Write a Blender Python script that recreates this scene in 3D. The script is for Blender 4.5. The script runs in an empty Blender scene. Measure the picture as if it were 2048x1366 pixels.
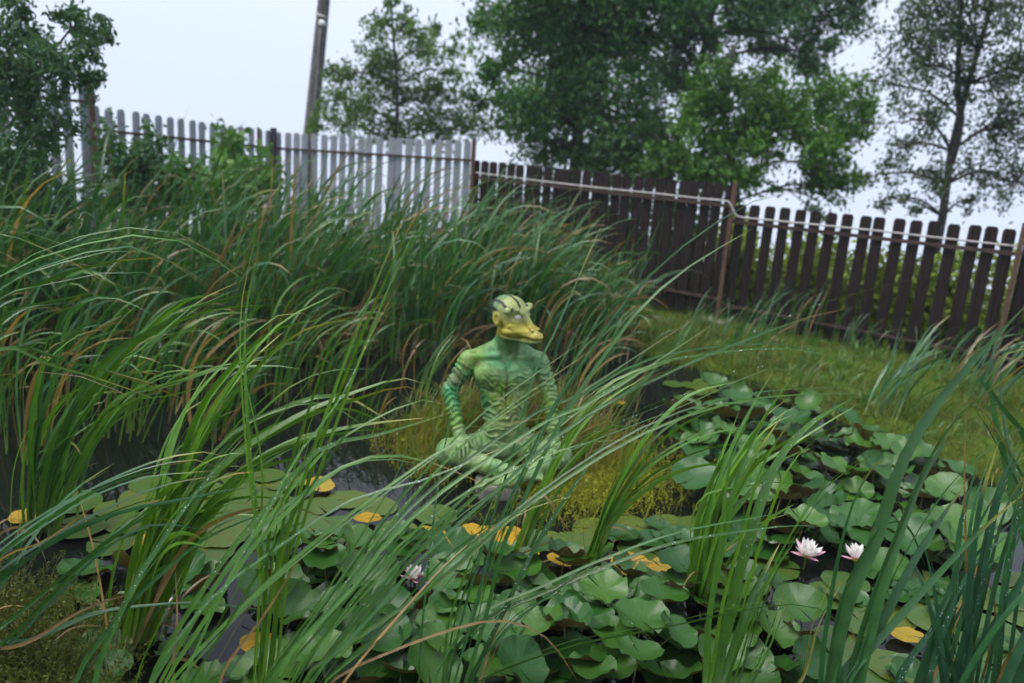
import bpy, math, random
import numpy as np
from mathutils import Matrix, Vector

random.seed(7)
rng = np.random.default_rng(11)
scene = bpy.context.scene
COL = scene.collection

# ------------------------------------------------------------------ camera
F, CX, CY = 1600.0, 1024.0, 683.0            # focal length and centre in photo pixels (2048 wide)
PITCH, ROLL = math.radians(14.0), math.radians(4.2)
EYE = np.array([0.0, 0.0, 2.1])
fw = np.array([0, math.cos(PITCH), -math.sin(PITCH)])
up0 = np.array([0, math.sin(PITCH), math.cos(PITCH)])
r0 = np.array([1.0, 0, 0])
RT = math.cos(ROLL) * r0 + math.sin(ROLL) * up0
UP = math.cos(ROLL) * up0 - math.sin(ROLL) * r0
cam_data = bpy.data.cameras.new("camera")
cam = bpy.data.objects.new("camera", cam_data)
COL.objects.link(cam)
m = Matrix.Identity(4)
for i in range(3):
    m[i][0], m[i][1], m[i][2], m[i][3] = RT[i], UP[i], -fw[i], EYE[i]
cam.matrix_world = m
cam_data.sensor_width = 36.0
cam_data.lens = 36.0 * F / 2048.0
cam_data.clip_start, cam_data.clip_end = 0.05, 3000.0
cam_data.dof.use_dof = True
cam_data.dof.focus_distance = 3.2
cam_data.dof.aperture_fstop = 1.7
scene.camera = cam

# ------------------------------------------------------------------ sky and sun (overcast, foggy)
SUN_EL, SUN_AZ = math.radians(62), math.radians(-105)
world = bpy.data.worlds.new("World")
scene.world = world
world.use_nodes = True
wn, wl = world.node_tree.nodes, world.node_tree.links
wn.clear()
out = wn.new('ShaderNodeOutputWorld')
sky = wn.new('ShaderNodeTexSky')
sky.sky_type = 'NISHITA'
sky.sun_disc = False
sky.sun_elevation = SUN_EL
sky.sun_rotation = SUN_AZ
sky.air_density, sky.dust_density, sky.ozone_density = 1.0, 6.0, 1.0
b1 = wn.new('ShaderNodeBackground'); b1.inputs[1].default_value = 0.045
b2 = wn.new('ShaderNodeBackground')
tcw = wn.new('ShaderNodeTexCoord')
nzw = wn.new('ShaderNodeTexNoise'); nzw.inputs['Scale'].default_value = 1.6; nzw.inputs['Detail'].default_value = 3
rmpw = wn.new('ShaderNodeValToRGB')
rmpw.color_ramp.elements[0].position = 0.3; rmpw.color_ramp.elements[0].color = (0.362, 0.405, 0.505, 1)
rmpw.color_ramp.elements[1].position = 0.7; rmpw.color_ramp.elements[1].color = (0.402, 0.438, 0.52, 1)
wl.new(tcw.outputs['Generated'], nzw.inputs['Vector']); wl.new(nzw.outputs['Fac'], rmpw.inputs['Fac'])
wl.new(rmpw.outputs['Color'], b2.inputs[0])
b2.inputs[1].default_value = 1.0
mixw = wn.new('ShaderNodeMixShader'); mixw.inputs[0].default_value = 0.85
sepw = wn.new('ShaderNodeSeparateXYZ'); mxw = wn.new('ShaderNodeMath'); mxw.operation = 'MAXIMUM'; mxw.inputs[1].default_value = .04
comw = wn.new('ShaderNodeCombineXYZ')           # fog: below the horizon the sky goes on as at the horizon
wl.new(tcw.outputs['Generated'], sepw.inputs[0]); wl.new(sepw.outputs[2], mxw.inputs[0])
wl.new(sepw.outputs[0], comw.inputs[0]); wl.new(sepw.outputs[1], comw.inputs[1]); wl.new(mxw.outputs[0], comw.inputs[2])
wl.new(comw.outputs[0], sky.inputs[0])
wl.new(sky.outputs[0], b1.inputs[0]); wl.new(b1.outputs[0], mixw.inputs[1]); wl.new(b2.outputs[0], mixw.inputs[2])
wl.new(mixw.outputs[0], out.inputs[0])
sl = bpy.data.lights.new("sun", 'SUN')
sl.energy, sl.angle, sl.color = 1.5, math.radians(45), (1.0, 0.97, 0.92)
sun = bpy.data.objects.new("sun", sl)
COL.objects.link(sun)
sdir = Vector((math.sin(SUN_AZ) * math.cos(SUN_EL), math.cos(SUN_AZ) * math.cos(SUN_EL), math.sin(SUN_EL)))
sun.rotation_euler = sdir.to_track_quat('Z', 'Y').to_euler()
vs = scene.view_settings
vs.view_transform, vs.look, vs.exposure, vs.gamma = 'Standard', 'None', 1.35, 1.0
HAZE = 0.0013
scene.cycles.use_denoising = True
scene.cycles.use_adaptive_sampling = True
scene.cycles.adaptive_threshold = 0.03
scene.cycles.max_bounces = 5
scene.cycles.diffuse_bounces = 3
scene.cycles.glossy_bounces = 3
scene.cycles.transmission_bounces = 4
scene.cycles.transparent_max_bounces = 4
scene.cycles.use_light_tree = False

# ------------------------------------------------------------------ helpers
def ray(x, y):
    return fw + RT * (x - CX) / F - UP * (y - CY) / F

def at_z(x, y, z=0.0):
    d = ray(x, y)
    return EYE + d * (z - EYE[2]) / d[2]

def at_y(x, y, Y):
    d = ray(x, y)
    return EYE + d * Y / d[1]

def pix(P):
    v = np.asarray(P) - EYE
    k = F / (v @ fw)
    return np.stack([CX + (v @ RT) * k, CY - (v @ UP) * k], -1)

def tag(o, label=None, cat=None, group=None, kind=None):
    if label: o["label"] = label
    if cat: o["category"] = cat
    if group: o["group"] = group
    if kind: o["kind"] = kind
    return o

def empty(name, loc, label=None, cat=None, group=None):
    o = bpy.data.objects.new(name, None)
    o.empty_display_size = 0.05
    o.location = tuple(loc)
    COL.objects.link(o)
    return tag(o, label, cat, group)

def mesh_np(name, V, Q, col=None, smooth=True):
    """V (n,3), Q (m,k) one face size -> mesh"""
    me = bpy.data.meshes.new(name)
    V = np.ascontiguousarray(V, dtype=np.float32); Q = np.ascontiguousarray(Q, dtype=np.int32)
    n, (mm, k) = len(V), Q.shape
    me.vertices.add(n); me.vertices.foreach_set('co', V.ravel())
    me.loops.add(mm * k); me.loops.foreach_set('vertex_index', Q.ravel())
    me.polygons.add(mm)
    me.polygons.foreach_set('loop_start', np.arange(mm, dtype=np.int32) * k)
    me.polygons.foreach_set('loop_total', np.full(mm, k, dtype=np.int32))
    me.polygons.foreach_set('use_smooth', np.full(mm, smooth, dtype=bool))
    if col is not None:
        c = np.ones((n, 4), dtype=np.float32); c[:, :3] = col
        a = me.color_attributes.new('col', 'FLOAT_COLOR', 'POINT')
        a.data.foreach_set('color', c.ravel())
    me.update(calc_edges=True)
    return me

def link(name, me, mat, parent=None, loc=None):
    o = bpy.data.objects.new(name, me)
    if mat is not None and not me.materials:
        me.materials.append(mat)
    COL.objects.link(o)
    if parent is not None:
        o.parent = parent
    if loc is not None:
        o.location = tuple(loc)
    return o

class MB:
    """collects boxes and tubes into one mesh"""
    def __init__(s): s.v, s.f = [], []
    def box(s, c, d, R=None):
        b = len(s.v)
        R = np.eye(3) if R is None else R
        for dz in (-.5, .5):
            for dx, dy in ((-.5, -.5), (.5, -.5), (.5, .5), (-.5, .5)):
                s.v.append(np.asarray(c) + R @ (np.array([dx, dy, dz]) * d))
        s.f += [[b+3, b+2, b+1, b], [b+4, b+5, b+6, b+7]] + [[b+i, b+(i+1) % 4, b+4+(i+1) % 4, b+4+i] for i in range(4)]
        return s
    def tube(s, pts, rad, n=8, cap=True):
        pts = np.asarray(pts, float); b = len(s.v); k = len(pts)
        rad = np.broadcast_to(rad, k)
        T = np.gradient(pts, axis=0); T /= np.linalg.norm(T, axis=1)[:, None] + 1e-9
        ref = np.array([0.31, 0.95, 0.05]) if abs(T[0][1]) < .8 else np.array([0.9, .1, .3])
        for i in range(k):
            a = np.cross(T[i], ref); a /= np.linalg.norm(a) + 1e-9; c = np.cross(T[i], a)
            for j in range(n):
                t = 2 * math.pi * j / n
                s.v.append(pts[i] + rad[i] * (math.cos(t) * a + math.sin(t) * c))
        for i in range(k - 1):
            for j in range(n):
                s.f.append([b+i*n+j, b+i*n+(j+1) % n, b+(i+1)*n+(j+1) % n, b+(i+1)*n+j])
        if cap:
            s.f.append([b+j for j in range(n)][::-1]); s.f.append([b+(k-1)*n+j for j in range(n)])
        return s
    def mesh(s, name, smooth=False, origin=(0, 0, 0)):
        me = bpy.data.meshes.new(name)
        o = np.asarray(origin)
        me.from_pydata([tuple(np.asarray(p) - o) for p in s.v], [], s.f)
        me.polygons.foreach_set('use_smooth', [smooth] * len(s.f)); me.update()
        return me
    def build(s, name, mat, parent=None, smooth=False, origin=None, loc=None):
        if origin is None:
            origin = parent.location if (parent is not None and parent.type == 'EMPTY') else (0, 0, 0)
        return link(name, s.mesh(name, smooth, origin), mat, parent, loc)

def smooth01(t):
    t = np.clip(t, 0, 1); return t * t * (3 - 2 * t)

def vnoise(P, f, seed=0):
    """cheap smooth pseudo noise in -1..1 from summed sines"""
    r = np.random.default_rng(seed); s = 0
    for i in range(6):
        k = r.normal(size=3); k *= f * (0.6 + 0.9 * r.random()) / np.linalg.norm(k)
        s = s + np.sin(P @ k + r.random() * 6.28)
    return s / 3.0

# ------------------------------------------------------------------ materials
def new_mat(name):
    mt = bpy.data.materials.new(name); mt.use_nodes = True
    nt = mt.node_tree; nt.nodes.clear()
    o = nt.nodes.new('ShaderNodeOutputMaterial')
    return mt, nt.nodes, nt.links, o

def noise_node(n, l, scale, detail=3, rough=.55, coord='Object'):
    tc = n.new('ShaderNodeTexCoord'); nz = n.new('ShaderNodeTexNoise')
    nz.inputs['Scale'].default_value = scale; nz.inputs['Detail'].default_value = detail
    nz.inputs['Roughness'].default_value = rough
    l.new(tc.outputs[coord], nz.inputs['Vector'])
    return nz

def mixrgb(n, l, fac, a, b, mode='MIX'):
    mx = n.new('ShaderNodeMix'); mx.data_type = 'RGBA'; mx.blend_type = mode
    for sock, v in ((mx.inputs[0], fac), (mx.inputs[6], a), (mx.inputs[7], b)):
        if hasattr(v, 'links') or hasattr(v, 'is_linked'):
            l.new(v, sock)
        elif isinstance(v, (int, float)):
            sock.default_value = v
        else:
            sock.default_value = (*v, 1)
    return mx.outputs[2]

def ramp(n, l, fac, stops):
    r = n.new('ShaderNodeValToRGB'); e = r.color_ramp.elements
    while len(e) < len(stops): e.new(0.5)
    for el, (p, c) in zip(e, stops):
        el.position = p; el.color = (*c, 1)
    l.new(fac, r.inputs['Fac'])
    return r.outputs['Color']

def bump(n, l, height, strength, dist=0.01):
    b = n.new('ShaderNodeBump'); b.inputs['Strength'].default_value = strength
    b.inputs['Distance'].default_value = dist
    l.new(height, b.inputs['Height']); return b.outputs['Normal']

def principled(n, color=None, rough=.5, spec=.5, metal=0.0):
    p = n.new('ShaderNodeBsdfPrincipled')
    if color is not None: p.inputs['Base Color'].default_value = (*color, 1)
    p.inputs['Roughness'].default_value = rough
    p.inputs['Specular IOR Level'].default_value = spec
    p.inputs['Metallic'].default_value = metal
    return p

def leaf_mat(name, rough=.42, spec=.5, trans=.3, nscale=30, streak=None):
    """foliage: colour attribute x noise, gloss from the sky, light through the blade"""
    mt, n, l, o = new_mat(name)
    at = n.new('ShaderNodeAttribute'); at.attribute_name = 'col'
    nz = noise_node(n, l, nscale, 4, .65)
    fac = ramp(n, l, nz.outputs['Fac'], [(.3, (.72, .74, .7)), (.7, (1.22, 1.2, 1.15))])
    c = mixrgb(n, l, 1.0, at.outputs['Color'], fac, 'MULTIPLY')
    p = principled(n, None, rough, spec)
    l.new(c, p.inputs['Base Color'])
    tr = n.new('ShaderNodeBsdfTranslucent')
    ct = mixrgb(n, l, 1.0, c, (1.3, 1.35, .45), 'MULTIPLY')
    l.new(ct, tr.inputs['Color'])
    mx = n.new('ShaderNodeMixShader'); mx.inputs[0].default_value = trans
    l.new(p.outputs[0], mx.inputs[1]); l.new(tr.outputs[0], mx.inputs[2])
    l.new(mx.outputs[0], o.inputs['Surface'])
    return mt

def plain_mat(name, c1, c2, scale=8, rough=.6, spec=.4, bmp=.2, bdist=.004, metal=0, stops=(.35, .65)):
    mt, n, l, o = new_mat(name)
    nz = noise_node(n, l, scale, 6, .65)
    c = ramp(n, l, nz.outputs['Fac'], [(stops[0], c1), (stops[1], c2)])
    p = principled(n, None, rough, spec, metal)
    l.new(c, p.inputs['Base Color'])
    if bmp: l.new(bump(n, l, nz.outputs['Fac'], bmp, bdist), p.inputs['Normal'])
    l.new(p.outputs[0], o.inputs['Surface'])
    return mt

M = {}
M['cattail'] = leaf_mat('cattail_leaf', .31, .58, .28, 18)
M['reed'] = leaf_mat('reed_leaf', .34, .6, .28, 12)
M['tree_leaf'] = leaf_mat('tree_leaf', .5, .4, .25, 3)
M['sprig'] = leaf_mat('sprig', .6, .3, .3, 8)
M['bark'] = plain_mat('bark', (.022, .020, .018), (.065, .06, .052), 14, .9, .2, .6, .02)
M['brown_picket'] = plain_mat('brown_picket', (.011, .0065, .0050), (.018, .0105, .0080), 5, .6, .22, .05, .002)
M['grey_picket'] = plain_mat('grey_picket', (.235, .255, .285), (.30, .32, .35), 4, .5, .4, .04, .002)
M['rust'] = plain_mat('rusty_paint', (.07, .035, .025), (.12, .07, .05), 16, .7, .3, .2, .003)
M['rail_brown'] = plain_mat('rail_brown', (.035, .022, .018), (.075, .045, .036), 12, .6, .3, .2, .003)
M['post_dark'] = plain_mat('post_dark', (.02, .02, .03), (.04, .04, .05), 12, .6, .3, .1, .003)
M['pipe'] = plain_mat('pale_pipe', (.30, .28, .27), (.46, .44, .42), 10, .45, .5, .05, .002)
M['concrete'] = plain_mat('concrete', (.12, .12, .09), (.26, .25, .21), 12, .9, .2, .5, .01)
M['pole_wood'] = plain_mat('pole_wood', (.07, .065, .065), (.14, .13, .125), 10, .9, .2, .4, .01)
M['ceramic'] = plain_mat('ceramic', (.7, .7, .66), (.8, .8, .76), 4, .2, .5, 0)
M['dew'] = plain_mat('dew', (.75, .8, .82), (.85, .9, .92), 5, .05, .8, 0)
M['eye'] = plain_mat('eye_paint', (.50, .48, .38), (.66, .62, .50), 30, .35, .5, 0)

# statue paint: colour attribute with fine grime and chalky wear
mt, n, l, o = new_mat('statue_paint')
at = n.new('ShaderNodeAttribute'); at.attribute_name = 'col'
nz = noise_node(n, l, 26, 8, .7)
f1 = ramp(n, l, nz.outputs['Fac'], [(.32, (.42, .48, .36)), (.5, (.95, .95, .9)), (.68, (1.35, 1.28, 1.15))])
c = mixrgb(n, l, 1.0, at.outputs['Color'], f1, 'MULTIPLY')
nz2 = noise_node(n, l, 9, 6, .7)
f2 = ramp(n, l, nz2.outputs['Fac'], [(.56, (0, 0, 0)), (.66, (.85, .85, .85))])
c = mixrgb(n, l, f2, c, (.075, .085, .035))
nz3 = noise_node(n, l, 55, 4, .6)
f3 = ramp(n, l, nz3.outputs['Fac'], [(.66, (0, 0, 0)), (.70, (.8, .8, .8))])
c = mixrgb(n, l, f3, c, (.30, .32, .25))
p = principled(n, None, .52, .35)
l.new(c, p.inputs['Base Color']); l.new(bump(n, l, nz.outputs['Fac'], .3, .004), p.inputs['Normal'])
l.new(p.outputs[0], o.inputs['Surface'])
M['statue'] = mt

# water: dark, mirror like, faint ripples
mt, n, l, o = new_mat('pond_water')
p = principled(n, (.006, .008, .006), .02, .5)
p.inputs['IOR'].default_value = 1.33
nz = noise_node(n, l, 5, 3, .5)
l.new(bump(n, l, nz.outputs['Fac'], .14, .01), p.inputs['Normal'])
l.new(p.outputs[0], o.inputs['Surface'])
M['water'] = mt

# ground: mud, moss and turf by noise
mt, n, l, o = new_mat('bank_ground')
nz = noise_node(n, l, 1.7, 8, .65); nz2 = noise_node(n, l, 14, 6, .7)
c1 = ramp(n, l, nz.outputs['Fac'], [(.3, (.035, .028, .010)), (.42, (.055, .07, .010)), (.6, (.075, .125, .012)), (.78, (.05, .11, .014))])
c2 = ramp(n, l, nz2.outputs['Fac'], [(.3, (.55, .55, .5)), (.7, (1.3, 1.3, 1.2))])
c = mixrgb(n, l, 1.0, c1, c2, 'MULTIPLY')
p = principled(n, None, .95, .15)
l.new(c, p.inputs['Base Color']); l.new(bump(n, l, nz2.outputs['Fac'], .9, .04), p.inputs['Normal'])
l.new(p.outputs[0], o.inputs['Surface'])
M['ground'] = mt

def pad_mat(name, ca, cb, under, rough=.3, spec=.48, decay=None):
    """lily pad: radial veins, blotches, waxy sky sheen, reddish underside; tone differs from pad to pad"""
    mt, n, l, o = new_mat(name)
    tc = n.new('ShaderNodeTexCoord'); sp = n.new('ShaderNodeSeparateXYZ'); l.new(tc.outputs['Object'], sp.inputs[0])
    def math_(op, a, b=None):
        q = n.new('ShaderNodeMath'); q.operation = op
        for s_, v in ((q.inputs[0], a), (q.inputs[1], b)):
            if v is None: continue
            if isinstance(v, (int, float)): s_.default_value = v
            else: l.new(v, s_)
        return q.outputs[0]
    ang = math_('ARCTAN2', sp.outputs[1], sp.outputs[0])
    vein = math_('POWER', math_('ABSOLUTE', math_('COSINE', math_('MULTIPLY', ang, 8.5))), 14.0)
    nz = noise_node(n, l, 14, 5, .65)
    oi = n.new('ShaderNodeObjectInfo')
    c = mixrgb(n, l, oi.outputs['Random'], ca, cb)
    blot = ramp(n, l, nz.outputs['Fac'], [(.3, (.62, .66, .6)), (.68, (1.18, 1.15, 1.1))])
    c = mixrgb(n, l, 1.0, c, blot, 'MULTIPLY')
    c = mixrgb(n, l, math_('MULTIPLY', vein, .22), c, tuple(min(1, 1.9 * q) for q in ca))
    nd = noise_node(n, l, 2.3, 6, .7)
    if decay:
        c = mixrgb(n, l, ramp(n, l, nd.outputs['Fac'], [(.5, (0, 0, 0)), (.66, (1, 1, 1))]), c, decay)
    geo = n.new('ShaderNodeNewGeometry')
    c = mixrgb(n, l, geo.outputs['Backfacing'], c, under)
    p = principled(n, None, rough, spec)
    l.new(c, p.inputs['Base Color'])
    hh = math_('ADD', math_('MULTIPLY', vein, -.2), nz.outputs['Fac'])
    l.new(bump(n, l, hh, .35, .006), p.inputs['Normal'])
    tr = n.new('ShaderNodeBsdfTranslucent'); l.new(c, tr.inputs['Color'])
    mx = n.new('ShaderNodeMixShader'); mx.inputs[0].default_value = .15
    l.new(p.outputs[0], mx.inputs[1]); l.new(tr.outputs[0], mx.inputs[2]); l.new(mx.outputs[0], o.inputs['Surface'])
    return mt
M['pad_green'] = pad_mat('lily_pad_green', (.018, .085, .012), (.062, .15, .018), (.085, .06, .012))
M['pad_flat'] = pad_mat('lily_pad_flat', (.045, .11, .016), (.10, .14, .014), (.09, .07, .03), decay=(.10, .10, .02))
M['pad_yellow'] = pad_mat('lily_pad_yellow', (.46, .26, .012), (.36, .26, .02), (.3, .17, .03), decay=(.16, .15, .02))
M['pad_stem'] = plain_mat('pad_stem', (.07, .09, .02), (.12, .13, .03), 20, .5, .4, 0)
mt, n, l, o = new_mat('petal')
tc = n.new('ShaderNodeTexCoord'); sp = n.new('ShaderNodeSeparateXYZ'); l.new(tc.outputs['Object'], sp.inputs[0])
c = ramp(n, l, sp.outputs[2], [(0.0, (.80, .58, .62)), (.12, (.90, .87, .84))])
p = principled(n, None, .5, .3); l.new(c, p.inputs['Base Color'])
tr = n.new('ShaderNodeBsdfTranslucent'); l.new(c, tr.inputs['Color'])
mx = n.new('ShaderNodeMixShader'); mx.inputs[0].default_value = .3
l.new(p.outputs[0], mx.inputs[1]); l.new(tr.outputs[0], mx.inputs[2]); l.new(mx.outputs[0], o.inputs['Surface'])
M['petal'] = mt
M['petal_pink'] = plain_mat('petal_pink', (.62, .32, .40), (.75, .45, .52), 12, .5, .3, 0)
M['stamen'] = plain_mat('stamen', (.7, .5, .06), (.85, .68, .15), 60, .6, .3, 0)

# ------------------------------------------------------------------ ground and water
POND = np.array([(-5.0, .9), (-5.4, 4), (-5.0, 6.4), (-3.4, 7.7), (-1.0, 8.5), (.6, 8.9), (1.35, 8.5), (2.2, 7.5), (2.75, 6.5),
                 (3.2, 5.6), (3.9, 4.2), (4.3, 2.2), (3.2, 1.1), (-3, .7)])

def poly_sd(P, poly):
    """signed distance in the plane, negative inside"""
    d = np.full(len(P), 1e9); inside = np.zeros(len(P), bool)
    for i in range(len(poly)):
        a, b = poly[i], poly[(i + 1) % len(poly)]
        e = b - a; w = P - a
        t = np.clip((w @ e) / (e @ e), 0, 1)
        d = np.minimum(d, np.linalg.norm(w - t[:, None] * e, axis=1))
        c = ((a[1] <= P[:, 1]) != (b[1] <= P[:, 1])) & (P[:, 0] < e[0] * (P[:, 1] - a[1]) / (e[1] if e[1] else 1e-9) + a[0])
        inside ^= c
    return np.where(inside, -d, d)

YARD = np.array([(-9.5, 4.0), (-5.4, 10.0), (-3.9, 12.75), (-.7, 12.15), (2.6, 10.1), (5.12, 8.4), (8.3, 6.3), (14, 1), (14, -8), (-14, -8)])
ISLE = at_z(1010, 905)[:2]
def ground_h(x, y):
    x = np.asarray(x, float); y = np.asarray(y, float)
    P = np.stack([x.ravel(), y.ravel()], -1)
    sd = poly_sd(P, POND).reshape(x.shape)
    P3 = np.stack([x, y, 0 * x], -1)
    sd = sd + .13 * vnoise(P3, 3.0, 3)
    h = -.45 + .55 * smooth01((sd + .5) / .85) + .03 * vnoise(P3, 4.0, 5) * (sd > -.3)
    h = h + .45 * smooth01((1.0 - y) / 1.2) * (sd > 0) + .5 * smooth01((-x - 4.8) / 2.0) * smooth01((y - 3) / 4)
    d = np.maximum(0, poly_sd(P, YARD).reshape(x.shape) - .7)
    h = h - 16 * (1 - np.exp(-.018 * d)) * smooth01(d / 2.0)
    r2 = ((x - ISLE[0]) / .75) ** 2 + ((y - ISLE[1] - .1) / .55) ** 2
    h = np.where(r2 < 9, np.maximum(h, -.45 + .58 * np.exp(-np.minimum(r2, 9) ** 2 * .35)), h)
    return h

xs = np.concatenate([np.linspace(-120, -20, 24)[:-1], np.linspace(-20, -7, 28)[:-1], np.linspace(-7, 8, 170)[:-1], np.linspace(8, 20, 26)[:-1], np.linspace(20, 120, 24)])
ys = np.concatenate([np.linspace(-120, -4, 20)[:-1], np.linspace(-4, .4, 20)[:-1], np.linspace(.4, 13, 150)[:-1], np.linspace(13, 30, 34)[:-1], np.linspace(30, 120, 24)])
gx, gy = np.meshgrid(xs, ys, indexing='ij')
gz = ground_h(gx, gy)
V = np.stack([gx, gy, gz], -1).reshape(-1, 3)
ny = len(ys)
i, j = np.meshgrid(np.arange(len(xs) - 1), np.arange(ny - 1), indexing='ij')
a = (i * ny + j).ravel()
tag(link('ground', mesh_np('ground', V, np.stack([a, a + ny, a + ny + 1, a + 1], -1)), M['ground']), kind='structure')
wv = [(q[0] * 1.09 - .02, (q[1] - 4.5) * 1.09 + 4.5, 0) for q in POND]
me = bpy.data.meshes.new('pond_water'); me.from_pydata(wv, [], [list(range(len(wv)))]); me.update()
tag(link('pond_water', me, M['water']), kind='structure')

# pale track beyond the brown fence, seen through the gaps
mt = plain_mat('track_gravel', (.30, .30, .30), (.42, .42, .42), 6, .9, .2, .3, .01)
tp = []
for t in np.linspace(-1.5, 11, 26):
    for s_ in (0, 1):
        x, y = t, 13.6 - .62 * t + s_ * .7
        tp.append((x, y, float(ground_h(np.array([x]), np.array([y]))[0]) + .03))
me = bpy.data.meshes.new('gravel_track')
me.from_pydata(tp, [], [[2 * q, 2 * q + 2, 2 * q + 3, 2 * q + 1] for q in range(25)]); me.update()
tag(link('gravel_track', me, mt), kind='structure')

# ------------------------------------------------------------------ ribbon leaves
def ribbon_verts(P, W, tau, fold=.12):
    """P (L,N,3) paths, W (L,N) widths, tau (L,N) twist -> verts (L,N,3cols,3)"""
    T = np.gradient(P, axis=1); T /= np.linalg.norm(T, axis=-1, keepdims=True) + 1e-9
    a = P[:, -1] - P[:, 0]; a[:, 2] = 0
    nn = np.linalg.norm(a, axis=1, keepdims=True)
    a = np.where(nn > 1e-3, a / (nn + 1e-9), np.array([1., 0, 0]))
    H = np.stack([a[:, 1], -a[:, 0], 0 * a[:, 0]], -1)[:, None, :]
    H = H - (H * T).sum(-1, keepdims=True) * T
    H /= np.linalg.norm(H, axis=-1, keepdims=True) + 1e-9
    B = np.cross(T, H)
    S = np.cos(tau)[..., None] * H + np.sin(tau)[..., None] * B
    Nn = np.cross(S, T)
    w = W[..., None]
    return np.stack([P - S * w * .5 + Nn * w * fold, P, P + S * w * .5 + Nn * w * fold], 2)

def ribbon_faces(L, N):
    base = (np.arange(L) * N * 3)[:, None, None]
    r = (np.arange(N - 1) * 3)[None, :, None]
    c = np.arange(2)[None, None, :]
    a = (base + r + c).ravel()
    return np.stack([a, a + 1, a + 4, a + 3], -1)

def width_profile(s, kind='cattail'):
    return (.62 + .38 * smooth01(s / .3)) * np.clip(1.0 - np.clip((s - .5) / .5, 0, 1) ** 2.2, .015, 1)

def leaf_colors(L, N, g1, g2, tip=.5, base=(.22, .27, .07), dry=None):
    """(L,N,3) colours from pale base through green to a browned tip"""
    s = np.linspace(0, 1, N)[None, :, None]
    k = rng.random((L, 1, 1))
    c = np.array(g1) * (1 - k) + np.array(g2) * k
    c = c * (.8 + .4 * rng.random((L, 1, 1)))
    c = c + (np.array(base) - c) * (1 - smooth01((s - .02) / .2)) * .75
    tl = .82 + .16 * rng.random((L, 1, 1)); on = (rng.random((L, 1, 1)) < tip)
    tipc = np.where(rng.random((L, 1, 1)) < .5, np.array([.30, .17, .05]), np.array([.30, .28, .06]))
    c = c + (tipc - c) * smooth01((s - tl) / .08) * on * .9
    if dry is not None:
        d = (rng.random((L, 1, 1)) < dry)
        bc = np.array([.26, .165, .07]) * (.6 + .8 * rng.random((L, 1, 1)))
        c = np.where(d, bc + 0 * c, c)
    return c

def grow(roots, az, th0, th1, length, N, power=1.3):
    """arching paths: angle from vertical goes th0->th1 along the blade; droop past horizontal allowed"""
    s = np.linspace(0, 1, N)[None, :]
    th = th0[:, None] + (th1 - th0)[:, None] * s ** power
    ds = (length / (N - 1))[:, None]
    dx = np.sin(th) * ds; dz = np.cos(th) * ds
    h = np.concatenate([np.zeros((len(th), 1)), np.cumsum((dx[:, 1:] + dx[:, :-1]) / 2, 1)], 1)
    z = np.concatenate([np.zeros((len(th), 1)), np.cumsum((dz[:, 1:] + dz[:, :-1]) / 2, 1)], 1)
    P = np.empty((len(th), N, 3))
    P[..., 0] = roots[:, None, 0] + h * np.cos(az)[:, None]
    P[..., 1] = roots[:, None, 1] + h * np.sin(az)[:, None]
    P[..., 2] = roots[:, None, 2] + z
    return P

G1, G2 = (.060, .155, .013), (.042, .125, .034)      # fresh green, blue green

def blade_mass(name, roots, length, width, mat, N=9, az=(0., .5), th0=(.15, .18), th1=(1.25, .5), g1=G1, g2=G2, dry=.1, tip=.5, base=(.2, .24, .07), parent=None, power=1.4):
    L = len(roots)
    P = grow(roots, rng.normal(az[0], az[1], L), rng.normal(th0[0], th0[1], L), rng.normal(th1[0], th1[1], L), length, N, power)
    s = np.linspace(0, 1, N)
    W = width[:, None] * width_profile(s)[None]
    tau = rng.uniform(-1.3, 1.3, (L, 1)) + rng.normal(0, .6, (L, 1)) * s[None]
    Vv = ribbon_verts(P, W, tau)
    col = np.repeat(leaf_colors(L, N, g1, g2, tip, base, dry)[:, :, None, :], 3, 2)
    o = np.array(parent.location) if parent is not None else 0
    return link(name, mesh_np(name, Vv.reshape(-1, 3) - o, ribbon_faces(L, N), col.reshape(-1, 3)), mat, parent)

def single_leaf(parent, P, width, tau0, tau1, g1=G1, g2=G2, dry=0.0, tip=.6, base=(.2, .26, .07), name='leaf'):
    P = np.asarray(P)[None]; N = P.shape[1]; s = np.linspace(0, 1, N)
    W = (width * width_profile(s))[None]
    tau = (tau0 + tau1 * s + .15 * np.sin(s * 5 + tau0 * 9))[None]
    Vv = ribbon_verts(P, W, tau)
    col = np.repeat(leaf_colors(1, N, g1, g2, tip, base, dry)[:, :, None, :], 3, 2)
    return link(name, mesh_np(name, Vv.reshape(-1, 3) - np.array(parent.location), ribbon_faces(1, N), col.reshape(-1, 3)), M['cattail'], parent)

def spline(pts, N):
    """Catmull-Rom through 3D points, even spacing"""
    pts = np.asarray(pts, float)
    Q = np.concatenate([[2 * pts[0] - pts[1]], pts, [2 * pts[-1] - pts[-2]]])
    o_ = []
    for k in range(1, len(Q) - 2):
        t = np.linspace(0, 1, 12, endpoint=False)[:, None]
        a_, b_, c_, d_ = Q[k - 1], Q[k], Q[k + 1], Q[k + 2]
        o_.append(.5 * (2 * b_ + (c_ - a_) * t + (2 * a_ - 5 * b_ + 4 * c_ - d_) * t ** 2 + (3 * b_ - a_ - 3 * c_ + d_) * t ** 3))
    o_.append(pts[-1:])
    C_ = np.concatenate(o_)
    d = np.concatenate([[0], np.cumsum(np.linalg.norm(np.diff(C_, axis=0), axis=1))])
    u = np.linspace(0, d[-1], N)
    return np.stack([np.interp(u, d, C_[:, k]) for k in range(3)], -1)

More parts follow.
